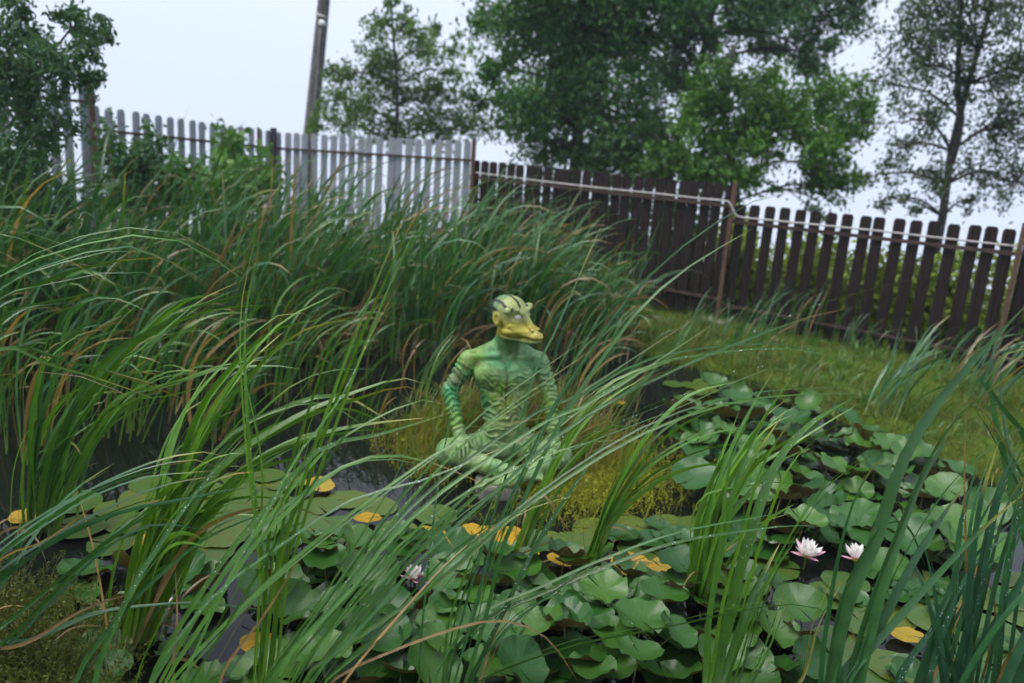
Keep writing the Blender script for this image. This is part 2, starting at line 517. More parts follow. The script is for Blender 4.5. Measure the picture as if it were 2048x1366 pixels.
def wander(P, amp):
    """small natural sway so that no blade is a perfect curve"""
    s = np.linspace(0, 1, len(P)); ph = rng.random(6) * 6.28
    off = np.stack([np.sin(s * (4 + 3 * k) + ph[k]) for k in range(3)], -1) * amp * s[:, None]
    return P + off

# ------------------------------------------------------------------ fences
def picket_mesh(name, w, h, ribs, depth):
    """sheet metal picket: ribbed section, folded edges, clipped top corners"""
    k = 2 * ribs + 1
    xs_ = np.linspace(-w / 2, w / 2, k)
    zz = np.array([(0 if q % 2 == 0 else depth) for q in range(k)])
    V_, F_ = [], []
    rows = [0, h - .02, h]
    for r, z in enumerate(rows):
        sc = 1.0 if r < 2 else (1 - .036 / w)
        for q in range(k):
            V_.append((xs_[q] * sc, -zz[q], z))
    b = len(V_)
    for r, z in enumerate(rows):
        sc = 1.0 if r < 2 else (1 - .036 / w)
        for q in (0, k - 1):
            V_.append((xs_[q] * sc, .014, z))
    for r in range(2):
        for q in range(k - 1):
            a_ = r * k + q
            F_.append([a_, a_ + 1, a_ + k + 1, a_ + k])
        F_.append([b + 2 * r, r * k, (r + 1) * k, b + 2 * r + 2])
        F_.append([r * k + k - 1, b + 2 * r + 1, b + 2 * r + 3, (r + 1) * k + k - 1])
        F_.append([b + 2 * r + 1, b + 2 * r, b + 2 * r + 2, b + 2 * r + 3])
    F_.append([2 * k + q for q in range(k)] + [b + 5, b + 4])
    me_ = bpy.data.meshes.new(name); me_.from_pydata(V_, [], F_); me_.update()
    return me_

def fence_run(root, A, B, base, top, pitch, width, mesh, front=1, jitter=.006, skip=()):
    """one straight run of pickets as children of root, from A to B"""
    A, B = np.array(A), np.array(B); Ln = np.linalg.norm(B - A); d = (B - A) / Ln
    ang = math.atan2(d[1], d[0])
    cnt = int(Ln / pitch)
    for q in range(cnt):
        if q in skip: continue
        t = (q + .5) * Ln / cnt + random.uniform(-.25, .25) * (pitch - width) * .9
        pxy = A + d * t
        zb = base[0] + (base[1] - base[0]) * t / Ln; zt = top[0] + (top[1] - top[0]) * t / Ln + random.uniform(-jitter, jitter)
        o_ = bpy.data.objects.new('picket', mesh); COL.objects.link(o_); o_.parent = root
        o_.location = (pxy[0] - root.location[0], pxy[1] - root.location[1], zb - root.location[2])
        o_.rotation_euler = (random.gauss(0, .004), random.gauss(0, .006), ang)
        o_.scale = (1, 1, (zt - zb))
    return d, ang

def rail_between(root, A, B, off, z0, z1, size, mat, name='rail', over=0.0):
    A, B = np.array(A), np.array(B); d = (B - A) / np.linalg.norm(B - A); nrm = np.array([d[1], -d[0]])
    a_ = np.append(A + nrm * off - d * over, z0); b_ = np.append(B + nrm * off + d * over, z1)
    t = (b_ - a_); Ln = np.linalg.norm(t); t /= Ln
    s_ = np.append(nrm, 0); u_ = np.cross(t, s_)
    MB().box((a_ + b_) / 2, (Ln, size[0], size[1]), np.stack([t, s_, u_], 1)).build(name, mat, root)

def post_at(root, xy, z0, z1, size, mat, ang):
    R_ = np.array([[math.cos(ang), -math.sin(ang), 0], [math.sin(ang), math.cos(ang), 0], [0, 0, 1]])
    b = MB().box((xy[0], xy[1], (z0 + z1) / 2), (size, size, z1 - z0), R_)
    po = b.build('post', mat, root)
    c_ = MB().box((xy[0], xy[1], z1 + .006), (size * 1.08, size * 1.08, .012), R_).build('cap', mat, po, origin=root.location)

# brown fence: two runs with a step at the middle post
BA, BP, BC = (-.78, 12.07), (2.60, 9.98), (5.12, 8.28)
BD = (8.3, 6.2)
root = empty('brown_fence', (BP[0], BP[1], .1), 'dark brown metal picket fence along the right bank under the trees', 'fence')
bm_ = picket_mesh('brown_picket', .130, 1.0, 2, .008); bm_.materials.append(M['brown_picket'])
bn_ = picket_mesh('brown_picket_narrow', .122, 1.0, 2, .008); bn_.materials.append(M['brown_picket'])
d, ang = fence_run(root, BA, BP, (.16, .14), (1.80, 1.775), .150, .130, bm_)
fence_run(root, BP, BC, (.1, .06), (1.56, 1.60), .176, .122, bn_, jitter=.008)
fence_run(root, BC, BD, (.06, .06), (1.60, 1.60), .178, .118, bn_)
bang = ang
for A_, B_, zt, zb in ((BA, BP, (1.55, 1.52), (.42, .36)), (BP, BC, (1.34, 1.35), (.30, .26)), (BC, BD, (1.36, 1.36), (.26, .26))):
    rail_between(root, A_, B_, .030, zt[0], zt[1], (.03, .04), M['rail_brown'])
    rail_between(root, A_, B_, .032, zb[0], zb[1], (.025, .03), M['rail_brown'])
for xy, zt in ((BP, 1.80), (BC, 1.66), (BD, 1.66)):
    dd = np.array([math.cos(ang), math.sin(ang)]); nr = np.array([dd[1], -dd[0]])
    post_at(root, np.array(xy) + nr * .075, -.1, zt, .048, M['rust'], ang)

# the pipe clipped to the brown fence, with its jog at the post
dd = np.array([math.cos(ang), math.sin(ang)]); nr = np.array([dd[1], -dd[0]])
def fp(xy, along, z, off=.125):
    q = np.array(xy) + dd * along + nr * off; return (q[0], q[1], z)
def onfence(px_, py_):
    """point of the pipe's plane seen at that pixel"""
    r_ = ray(px_, py_); n3 = np.array([nr[0], nr[1], 0]); q = np.array(fp(BP, 0, 0))
    return EYE + r_ * ((q - EYE) @ n3) / (r_ @ n3)
pp = [onfence(*q) for q in ((952, 345), (1080, 362), (1200, 376), (1330, 389), (1400, 397), (1448, 401), (1457, 403), (1463, 412), (1468, 424), (1474, 432), (1486, 435), (1600, 446), (1750, 461), (1900, 478), (2048, 494), (2300, 520))]
root = empty('pipe', pp[5], 'thin pale grey pipe running along brown fence with a jog at the post', 'pipe')
MB().tube(pp, .0105, 8).build('conduit', M['pipe'], root, smooth=True)
for q in (2, 4, 11, 13):
    MB().box(np.array(pp[q]) + np.append(-nr * .03, 0), (.03, .07, .03), np.array([[dd[0], nr[0], 0], [dd[1], nr[1], 0], [0, 0, 1]])).build('clip', M['rust'], root)
tag(MB().box((BP[0] + .22 * nr[0], BP[1] + .22 * nr[1], .05), (.34, .3, .16), np.array([[dd[0], nr[0], 0], [dd[1], nr[1], 0], [0, 0, 1]])).build('concrete_block', M['concrete']),
    'small weathered concrete block at the foot of the brown fence post', 'concrete block')

# grey fence: frontal run, receding run and a taller stretch at far left
GA, GB, GC_, GD = (-.78, 12.05), (-3.88, 12.6), (-5.30, 10.0), (-7.4, 7.0)
root = empty('grey_fence', (GB[0], GB[1], .1), 'pale grey metal picket fence with brown rails behind the reeds on the left', 'fence')
gm_ = picket_mesh('grey_picket', .104, 1.0, 3, .007); gm_.materials.append(M['grey_picket'])
d2, ga = fence_run(root, GB, GA, (.2, .2), (1.98, 2.06), .145, .104, gm_)
d1, gb = fence_run(root, GC_, GB, (.3, .2), (2.16, 1.99), .172, .104, gm_)
d0, gc = fence_run(root, GD, GC_, (.4, .35), (2.48, 2.48), .172, .104, gm_)
for A_, B_, zt, zb in ((GB, GA, (1.74, 1.79), (.5, .5)), (GC_, GB, (1.88, 1.74), (.5, .5)), (GD, GC_, (2.2, 2.2), (.6, .6))):
    rail_between(root, A_, B_, .03, zt[0], zt[1], (.03, .035), M['rail_brown'])
    rail_between(root, A_, B_, .032, zb[0], zb[1], (.03, .035), M['rail_brown'])
post_at(root, (GA[0] + .02, GA[1] - .08), 0, 2.10, .055, M['rust'], ga)
post_at(root, (GB[0] + .03, GB[1] - .09), 0, 2.03, .07, M['post_dark'], ga)
post_at(root, (GB[0] - .14, GB[1] - .28), 0, 2.02, .03, M['rust'], gb)
post_at(root, (GC_[0] + .05, GC_[1] - .07), 0, 2.48, .055, M['rust'], gb)

# utility pole
pb = at_y(622, 262, 18.0)
pt_ = at_y(648, 0, 18.0)
axis = (pt_ - pb) / np.linalg.norm(pt_ - pb)
root = empty('utility_pole', pb - axis * 3.5, 'weathered grey utility pole rising behind the grey fence', 'utility pole')
MB().tube([pb - axis * 3.5, pb, pt_, pt_ + axis * 3], [.175, .155, .125, .11], 14).build('shaft', M['pole_wood'], root, smooth=True)
ip = at_y(644, 47, 17.82)
MB().tube([ip + (0, 0, -.05), ip + (0, 0, -.02), ip + (0, 0, .03), ip + (0, 0, .07)], [.05, .075, .07, .04], 12).build('insulator', M['ceramic'], root, smooth=True)
MB().tube([ip + (0, .1, .16), ip + (.1, -.02, .13), ip + (-.1, -.02, .18)], [.012, .012, .012], 6).build('bracket', M['ceramic'], root, smooth=True)
wp = [at_y(x, y, 17.83) for x, y in ((641, 55), (637, 100), (634, 150), (629, 200), (624, 255))]
MB().tube(wp, .008, 6).build('ground_wire', M['pipe'], root, smooth=True)

# ------------------------------------------------------------------ trees
def leaf_cloud(C_, size, g1, g2, parent, name='crown', mat=None, aspect=.5, droop=.3, hue=.25):
    """C_ (n,3) leaf centres -> folded diamond leaves"""
    L = len(C_)
    d_ = rng.normal(size=(L, 3)); d_[:, 2] -= droop * 2; d_ /= np.linalg.norm(d_, axis=1)[:, None]
    a_ = np.cross(d_, rng.normal(size=(L, 3))); a_ /= np.linalg.norm(a_, axis=1)[:, None] + 1e-9
    nn = np.cross(d_, a_)
    sz = size * (.6 + .8 * rng.random((L, 1)))
    p0, p1 = C_ - d_ * sz * .5, C_ + d_ * sz * .5
    l_ = C_ - d_ * sz * .08 + a_ * sz * aspect * .5 + nn * sz * .08
    r_ = C_ - d_ * sz * .08 - a_ * sz * aspect * .5 + nn * sz * .08
    Vv = np.stack([p0, l_, p1, r_], 1).reshape(-1, 3)
    k = rng.random((L, 1)); c_ = (np.array(g1) * (1 - k) + np.array(g2) * k) * (1 + hue * vnoise(C_, 1.8, 9)[:, None]) * (.8 + .4 * rng.random((L, 1)))
    col_ = np.repeat(np.clip(c_, .005, 1)[:, None, :], 4, 1).reshape(-1, 3)
    b = (np.arange(L) * 4)[:, None]
    Q = np.concatenate([b + np.array([[0, 1, 2]]), b + np.array([[0, 2, 3]])])
    return link(name, mesh_np(name, Vv - np.array(parent.location), Q, col_, False), mat or M['tree_leaf'], parent)

def tree(name, label, cat, base, trunk, blobs, n_leaf, size, g1, g2, r_trunk, twig=14, group=None, droop=.3, spread=.16, tipup=0.0, limb_r=.28, aspect=.5):
    """trunk: list of 3D points; blobs: (centre, radius, weight). Limbs reach every blob, twigs fill it, leaves hang on twigs"""
    root = empty(name, base, label, cat, group)
    tr = MB(); tp_ = spline(trunk, 14)
    rr = np.linspace(r_trunk, r_trunk * .3, 14)
    tr.tube(tp_, rr, 9)
    tr.build('trunk', M['bark'], root, smooth=True)
    br = MB(); pts = []
    for c_, rad, wgt in blobs:
        c_ = np.asarray(c_)
        below = tp_[tp_[:, 2] < c_[2] + .1]
        if len(below) == 0: below = tp_[:1]
        cand = below[np.argmin(np.linalg.norm(below - c_, axis=1) + .35 * np.abs(below[:, 2] - (c_[2] - .8 * rad)))]
        mid = (cand + c_) / 2 + np.array([0, 0, .12 * np.linalg.norm(c_ - cand)]) + rng.normal(0, .08, 3) * rad
        lp = spline([cand, mid, c_], 7)
        br.tube(lp, np.linspace(r_trunk * limb_r, r_trunk * .1, 7), 6)
        nl = int(n_leaf * wgt)
        nt_ = max(4, int(twig * wgt))
        dirs = rng.normal(size=(nt_, 3)); dirs /= np.linalg.norm(dirs, axis=1)[:, None]
        dirs[:, 2] += tipup
        ends = c_ + dirs * rad * (.45 + .6 * rng.random((nt_, 1)))
        q2 = max(2, nl // 6); pts.append(lp[rng.integers(2, 7, q2)] + rng.normal(0, .2 * rad, (q2, 3)))
        for e in ends:
            st = lp[rng.integers(3, 7)]
            mid2 = (st + e) / 2 + rng.normal(0, .06, 3) * rad
            br.tube([st, mid2, e], [r_trunk * .08, r_trunk * .05, r_trunk * .02], 4, False)
            q = max(3, nl // nt_)
            t = rng.random((q, 1)) ** .6
            pts.append(mid2 + (e - mid2) * t * 1.12 + rng.normal(0, spread * rad, (q, 3)) * (.5 + t))
    br.build('branches', M['bark'], root, smooth=True)
    leaf_cloud(np.concatenate(pts), size, g1, g2, root, droop=droop, aspect=aspect)
    return root

def blob_list(raw, Y, jit=.5, dens=1.0):
    o_ = []
    for (x, y, r_) in raw:
        Yj = Y + random.uniform(-jit, jit)
        c_ = at_y(x, y, Yj)
        o_.append((c_, r_ * Yj / F, dens * (r_ / 80.0) ** 2))
    return o_

def gz_at(x, y):
    return float(ground_h(np.array([x]), np.array([y]))[0])

def trunk_pts(pxs, Y, ground=True):
    t = [at_y(x, y, Y) for x, y in pxs]
    g = np.array([t[0][0], t[0][1], gz_at(t[0][0], t[0][1]) - .1])
    return ([g] if ground else []) + t

DK1, DK2 = (.032, .10, .032), (.075, .175, .028)
t_ = trunk_pts([(1152, 320), (1158, 180), (1160, 60), (1175, -60), (1190, -200)], 15)
tree('broadleaf_tree', 'dense dark green tree behind the middle of the brown fence, pale trunk showing', 'tree', t_[0], t_,
     blob_list([(1050, 40, 100), (1130, 120, 110), (1230, 40, 110), (1000, 140, 55), (1120, 225, 95), (1045, 225, 70), (1225, 200, 90), (1190, 300, 80),
                (1095, 305, 55), (1260, 300, 70), (1320, -20, 100), (1200, -80, 140), (1060, -80, 100), (965, 200, 40), (1290, 110, 60), (985, 60, 45), (1330, -120, 120)], 15, .9),
     1850, .105, DK1, DK2, .16, 16, 'trees beyond the brown fence')
t_ = trunk_pts([(1335, 370), (1370, 230), (1400, 130), (1425, 20), (1450, -120)], 17)
tree('broadleaf_tree', 'tall dark tree with slanting trunks above the brown fence post', 'tree', t_[0], t_,
     blob_list([(1385, 60, 70), (1450, -30, 100), (1335, 150, 75), (1305, 245, 80), (1560, 0, 85), (1640, 25, 90), (1705, -10, 70), (1540, 85, 50),
                (1600, 95, 50), (1650, 110, 45), (1340, 50, 60), (1500, -110, 130), (1640, -110, 130), (1270, 330, 50), (1420, 120, 45)], 17, .9),
     1800, .105, DK1, (.04, .095, .022), .15, 16, 'trees beyond the brown fence')
t_ = trunk_pts([(1470, 400), (1460, 300), (1446, 220), (1455, 150), (1468, 90)], 13.2)
tree('broadleaf_tree', 'bushy brighter green tree overhanging the brown fence post', 'tree', t_[0], t_,
     blob_list([(1440, 185, 70), (1530, 165, 65), (1400, 255, 75), (1500, 260, 80), (1450, 330, 75), (1600, 215, 75), (1700, 205, 70), (1640, 275, 60),
                (1660, 345, 62), (1705, 380, 40), (1345, 335, 55), (1625, 395, 40), (1560, 225, 55), (1740, 250, 40), (1395, 360, 45), (1490, 360, 45), (1400, 180, 35), (1300, 330, 50), (1680, 280, 45)], 13.2, .7),
     1600, .095, (.035, .11, .018), (.09, .20, .016), .13, 15, 'trees beyond the brown fence', limb_r=.14)
t_ = trunk_pts([(1884, 440), (1892, 380), (1905, 290), (1925, 210), (1950, 120), (1985, 0), (2000, -120)], 12.4)
r4 = tree('slender_tree', 'sparse slender tree with forked trunk and airy small leaves at far right', 'tree', t_[0], t_,
     blob_list([(1800, 60, 70), (1850, 130, 75), (1950, 60, 85), (2020, 150, 80), (1775, 170, 50), (1830, 240, 70), (2000, 260, 75), (1790, 300, 55),
                (1850, 340, 60), (1965, 345, 65), (2035, 370, 60), (1745, 350, 42), (1890, -40, 110), (2040, 20, 80), (1920, 170, 60), (1950, 410, 35), (1770, 395, 35), (1815, 395, 35), (2060, 250, 70), (1880, 60, 60), (2080, 100, 90)], 12.4, .6),
     800, .07, (.04, .075, .04), (.06, .105, .04), .085, 26, 'trees beyond the brown fence', limb_r=.28, spread=.12)
fk = MB()
fk.tube(spline([at_y(x, y, 12.4) for x, y in ((1900, 330), (1922, 250), (1915, 180), (1918, 90), (1925, -60))], 9), np.linspace(.06, .02, 9), 8)
fk.build('fork', M['bark'], r4, smooth=True)
t_ = trunk_pts([(790, 300), (795, 200), (790, 120), (785, 50), (780, 0)], 14)
tree('young_tree', 'loose light green young tree with upright shoots above the grey fence', 'tree', t_[0], t_,
     blob_list([(790, 60, 38), (770, 125, 55), (858, 110, 50), (650, 200, 40), (672, 150, 30), (930, 140, 32), (905, 95, 26), (820, 40, 26), (720, 175, 55), (830, 180, 65), (900, 190, 40), (695, 235, 52), (775, 245, 70), (865, 245, 62),
                (925, 245, 45), (645, 250, 26), (745, 60, 24), (785, 8, 20), (870, 60, 24), (735, 120, 30), (955, 270, 40), (630, 262, 24)], 14, .6),
     1500, .085, (.07, .15, .04), (.12, .21, .04), .05, 20, tipup=.25, aspect=.42)
t_ = trunk_pts([(10, 520), (20, 380), (50, 250), (90, 130), (140, 60)], 7.2)
tree('leafy_shrub', 'tall leafy blue green shrub at the far left in front of the fence', 'shrub', t_[0], t_,
     blob_list([(25, 40, 55), (95, 130, 65), (175, 55, 45), (150, 165, 48), (55, 220, 80), (120, 260, 52), (30, 330, 75), (100, 330, 45), (200, 45, 22), (-30, 120, 90),
                (30, 130, 55), (170, 110, 35), (215, 70, 22), (120, 20, 35), (190, 150, 25), (60, 420, 70), (-20, 420, 90), (150, 400, 45)], 7.2, .5),
     1050, .062, (.05, .125, .06), (.08, .17, .06), .028, 22, droop=.5, aspect=.42)

def bush(label, px_, py_, Y, r_, n_, size, g1, g2, name='bush', group=None):
    c_ = at_y(px_, py_, Y); b0 = np.array([c_[0], c_[1], gz_at(c_[0], c_[1]) - .05])
    top = b0 + (c_ - b0) * .9
    bl = [(c_ + rng.normal(0, .45, 3) * r_, r_ * .6, 1.0) for _ in range(7)]
    return tree(name, label, 'bush', b0, [b0, (b0 + top) / 2 + rng.normal(0, .05, 3), top], bl, n_ // 7, size, g1, g2, .03, 9, group, aspect=.65, droop=.1)
bush('bright broad leaved bush in front of the grey fence corner', 455, 362, 10.2, .6, 1900, .11, (.07, .16, .03), (.10, .20, .04))
bush('dark green bush between left shrub and the grey fence', 255, 330, 8.8, .45, 1500, .07, (.03, .08, .035), (.05, .11, .035))
bush('low green bush hugging the grey fence beside its dark post', 330, 410, 9.3, .5, 1300, .09, (.05, .12, .035), (.07, .15, .035))
hedge = [(-.2, 12.7, 'dark bush behind the brown fence where it meets the grey fence'), (.7, 12.2, 'dark bush behind the brown fence below the pale trunk'),
         (1.5, 11.7, 'dark green bush behind the brown fence midway to its post'), (2.3, 11.2, 'green bush behind the brown fence just left of its post'),
         (3.0, 10.75, 'yellow green bush behind the brown fence just right of its post'), (3.7, 10.3, 'yellow green bush behind the brown pickets right of the overhanging tree'),
         (4.4, 9.85, 'yellow green bush behind the brown fence left of the slender tree'), (5.1, 9.4, 'yellow green bush behind the brown fence below the slender tree'),
         (5.9, 8.9, 'yellow green bush behind the last brown pickets at right'), (6.7, 8.4, 'yellow green bush beyond the right end of the brown fence')]
for q, (x, y, lab) in enumerate(hedge):
    dk = q < 4
    b0 = np.array([x, y, gz_at(x, y) - .05]); rr_ = .62
    bl = [(np.array([x, y, .28 + (.95 if dk else .72) * t]) + rng.normal(0, .16, 3) * (1, 1, .4), .42 + .1 * rng.random(), 1.0) for t in np.linspace(0, 1, 7) - (0 if dk else .1)]
    tree('hedge_bush', lab, 'bush', b0, [b0, b0 + (.02, .02, .5), b0 + (0, 0, 1.1)], bl, 420, .085, (.03, .085, .02) if dk else (.11, .18, .016), (.05, .12, .02) if dk else (.20, .26, .02), .03, 10, 'bushes beyond the brown fence', aspect=.6, droop=.1)

# field of tall grass beyond the fence
rx = rng.uniform(-2, 10, 5200); ry = 13.0 - .62 * rx + rng.uniform(0, 5, 5200) ** 1.0
roots = np.stack([rx, ry, ground_h(rx, ry) - .02], -1)
tag(blade_mass('field_grass', roots, rng.uniform(.6, 1.3, 5200), rng.uniform(.012, .026, 5200), M['reed'], 5, (0, 2.5), (.1, .15), (.7, .4), (.14, .20, .035), (.22, .24, .05), .1, .2, (.1, .14, .03)),
    'tall yellow green grass of the field beyond the brown fence', 'grass', kind='stuff')

# ------------------------------------------------------------------ statue (one continuous sculpted surface)
SB = at_z(1005, 925, .05)                       # base of the statue
VOX = .0055
LO = np.array([-.56, -.26, -.06]); HI = np.array([.58, .56, 1.2])
DIM = np.ceil((HI - LO) / VOX).astype(int) + 1
D = np.full(DIM, .5, np.float32)
AX = [(LO[k] + np.arange(DIM[k]) * VOX).astype(np.float32) for k in range(3)]

def sub(lo, hi):
    a_ = np.clip(np.floor((np.asarray(lo) - LO) / VOX).astype(int), 0, DIM)
    b_ = np.clip(np.ceil((np.asarray(hi) - LO) / VOX).astype(int) + 1, 0, DIM)
    sl_ = tuple(slice(a_[k], b_[k]) for k in range(3))
    X, Y, Z = np.meshgrid(AX[0][sl_[0]], AX[1][sl_[1]], AX[2][sl_[2]], indexing='ij', sparse=True)
    return sl_, X, Y, Z

def smin(a_, b_, k):
    h = np.clip(.5 + .5 * (b_ - a_) / k, 0, 1)
    return b_ * (1 - h) + a_ * h - k * h * (1 - h)

def add(sl_, d, k):
    D[sl_] = smin(D[sl_], d.astype(np.float32), k)

def carve(sl_, d, k):
    D[sl_] = -smin(-D[sl_], d.astype(np.float32), k)

def s_ell(c_, r_, k=.03, cut=False, rot=0.0):
    c_, r_ = np.array(c_), np.array(r_); mg = max(r_) + .06
    sl_, X, Y, Z = sub(c_ - mg, c_ + mg)
    x, y, z = X - c_[0], Y - c_[1], Z - c_[2]
    if rot:
        x, y = x * math.cos(rot) - y * math.sin(rot), x * math.sin(rot) + y * math.cos(rot)
    k0 = np.sqrt((x / r_[0]) ** 2 + (y / r_[1]) ** 2 + (z / r_[2]) ** 2)
    k1 = np.sqrt((x / r_[0] ** 2) ** 2 + (y / r_[1] ** 2) ** 2 + (z / r_[2] ** 2) ** 2) + 1e-6
    (carve if cut else add)(sl_, k0 * (k0 - 1) / k1, k)

def s_cap(a_, b_, ra, rb, k=.03, rings=0.0, freq=60, cut=False, flat=1.0):
    a_, b_ = np.array(a_, float), np.array(b_, float); mg = max(ra, rb) + .06
    sl_, X, Y, Z = sub(np.minimum(a_, b_) - mg, np.maximum(a_, b_) + mg)
    e = b_ - a_; L2 = e @ e
    t = ((X - a_[0]) * e[0] + (Y - a_[1]) * e[1] + (Z - a_[2]) * e[2]) / L2
    tc_ = np.clip(t, 0, 1)
    dx, dy, dz = X - a_[0] - tc_ * e[0], Y - a_[1] - tc_ * e[1], (Z - a_[2] - tc_ * e[2]) * flat
    r_ = ra + (rb - ra) * tc_
    if rings:
        ph = t * math.sqrt(L2) * freq * 6.28 + 1.3 * np.sin(X * 55 + Z * 31) + 1.0 * np.sin(Y * 62 - Z * 20)
        r_ = r_ + rings * np.sin(ph) * (tc_ == t)
    (carve if cut else add)(sl_, np.sqrt(dx * dx + dy * dy + dz * dz) - r_, k)

# pelvis, belly, chest
s_ell((.02, 0, .13), (.17, .13, .12), .03)
s_ell((.02, .02, .27), (.158, .115, .17), .05)
s_ell((.015, .0, .44), (.172, .112, .17), .05)
s_ell((.01, -.01, .60), (.215, .12, .16), .05)
s_ell((-.095, .06, .625), (.105, .06, .078), .025); s_ell((.115, .06, .615), (.10, .06, .078), .025)
s_cap((.0, -.03, .785), (-.215, -.02, .695), .056, .062, .05); s_cap((.08, -.03, .78), (.235, -.02, .685), .056, .06, .05)
s_cap((.02, -.03, .72), (.04, .0, .90), .084, .074, .04)
s_cap((-.03, .06, .74), (-.20, .03, .735), .011, .009, .03); s_cap((.07, .06, .735), (.22, .03, .725), .013, .011, .025)
# arms with ring folds
s_ell((-.245, -.01, .695), (.062, .06, .065), .03); s_ell((.26, -.01, .685), (.06, .06, .062), .03)
s_cap((-.25, -.01, .68), (-.375, .0, .50), .062, .053, .02, .008, 25)
s_cap((-.375, .0, .50), (-.305, .19, .285), .054, .041, .02, .0072, 27)
s_cap((.268, -.01, .67), (.335, .02, .47), .060, .051, .02, .008, 25)
s_cap((.335, .02, .47), (.352, .19, .235), .052, .041, .02, .0072, 27)
# thighs, shins, feet
s_cap((-.10, .0, .12), (-.385, .20, .165), .10, .078, .04, .004, 18)
s_cap((-.385, .20, .165), (.02, .36, .085), .074, .05, .03, .003, 20)
s_cap((.12, .0, .12), (.395, .20, .125), .10, .078, .04, .004, 18)
s_cap((.395, .20, .125), (.04, .42, .06), .072, .05, .03, .003, 20)
s_cap((.02, .36, .085), (.20, .39, .075), .046, .034, .03, flat=1.2); s_cap((.04, .42, .055), (-.14, .43, .045), .046, .034, .03, flat=1.2)
for q in range(4):
    s_cap((.19, .37 + .018 * q, .075), (.25, .37 + .02 * q, .065), .013, .010, .012)
    s_cap((-.13, .41 + .018 * q, .045), (-.19, .41 + .02 * q, .04), .013, .010, .012)
# hands laid over the knees: palm, four unequal bent fingers, thumb
def hand(wr, fwd, side, th):
    wr, fwd, side = np.array(wr), np.array(fwd), np.array(side)
    up_ = np.array([0, 0, 1.0])
    pc = wr + fwd * .055
    s_cap(wr, pc + side * .012, .034, .032, .02, flat=1.5); s_cap(pc - side * .018, pc + side * .022, .026, .026, .015, flat=1.6)
    for q, ln in enumerate((.070, .082, .078, .060)):
        b_ = pc + fwd * .022 + side * (-.033 + .023 * q)
        m1 = b_ + fwd * ln * .5 + side * (-.008 + .005 * q) + up_ * .002
        e1 = m1 + fwd * ln * .40 - up_ * ln * .5
        s_cap(b_, m1, .0115, .0108, .008); s_cap(m1, e1, .0108, .0082, .006)
    tb = wr + fwd * .028 + side * .034 * th; tm = tb + side * .035 * th + fwd * .02 - up_ * .008; te = tm + side * .012 * th + fwd * .032 - up_ * .018
    s_cap(tb, tm, .0135, .012, .01); s_cap(tm, te, .012, .009, .008)
hand((-.305, .19, .275), np.array([.10, .90, -.42]), np.array([1., -.1, 0]), 1)
hand((.352, .19, .225), np.array([.05, .90, -.42]), np.array([-1., .05, 0]), 1)
# body folds: curved wrinkles over torso, midline seam, navel
sl_, X, Y, Z = sub((-.24, -.2, .14), (.27, .26, .74))
xx = X - .02
tor = smooth01((.20 - np.abs(xx)) / .03) * smooth01((.70 - Z) / .05) * smooth01((Z - .14) / .05) * smooth01((Y + .03) / .04)
arc = Z + .012 * np.sin(Z * 43 + X * 24) + .008 * np.sin(X * 71 + Z * 13) + .35 * xx ** 2 * np.where(Z > .5, -2.2, 2.6) + .012 * np.sin(X * 31 + 2) + .008 * np.sin(X * 57)
amp = np.where(Z > .58, .0045, .0125) * (.5 + .35 * np.sin(X * 23 + Z * 37 + 1) + .35 * np.sin(Z * 29 - X * 31))
D[sl_] += (tor * amp * (1 - 2 * np.abs(np.sin(arc * (math.pi / .040))) ** .6) * -1).astype(np.float32)
D[sl_] += (tor * (.006 * np.exp(-((xx + .002) / .007) ** 2) + .009 * np.exp(-((Z - .515) / .012) ** 2) * smooth01((.15 - np.abs(xx)) / .05))).astype(np.float32)
s_ell((.02, .122, .265), (.012, .02, .014), .008, True)
sl_, X, Y, Z = sub((-.12, .0, .16), (.16, .2, .26))
D[sl_] += (.006 * np.exp(-((Z - .185 - .9 * (X - .02) ** 2) / .008) ** 2) * (Y > .02)).astype(np.float32)

# head, turned towards the viewer's right
HS = 1.18
HC = np.array([.05, .03, 1.0]); YAW = math.radians(48)
def hp(s_, f_, u_):
    s_, f_, u_ = s_ * HS, f_ * HS, u_ * HS
    return HC + np.array([s_ * math.cos(YAW) + f_ * math.sin(YAW), -s_ * math.sin(YAW) + f_ * math.cos(YAW), u_])
def h_ell(c_, r_, k=.02, cut=False): s_ell(hp(*c_), np.array(r_) * HS, k, cut, YAW)
def h_cap(a_, b_, ra, rb, k=.02, cut=False, flat=1.0): s_cap(hp(*a_), hp(*b_), ra * HS, rb * HS, k, cut=cut, flat=flat)
h_ell((0, -.02, .022), (.092, .108, .084))
h_ell((0, .03, -.03), (.078, .075, .08), .03)
h_ell((0, .035, -.073), (.094, .075, .030), .02)                 # wide cheeks over the bill
h_cap((0, .06, -.060), (0, .165, -.088), .078, .040, .02, flat=2.0)   # upper bill
h_cap((0, .182, -.090), (0, .196, -.100), .022, .014, .016)            # hooked tip
h_ell((0, .03, -.110), (.082, .075, .030), .015)
h_cap((0, .05, -.113), (0, .150, -.118), .068, .036, .015, flat=2.4)   # lower bill
h_cap((0, .078, .018), (0, .150, -.062), .021, .019, .022)            # nose ridge
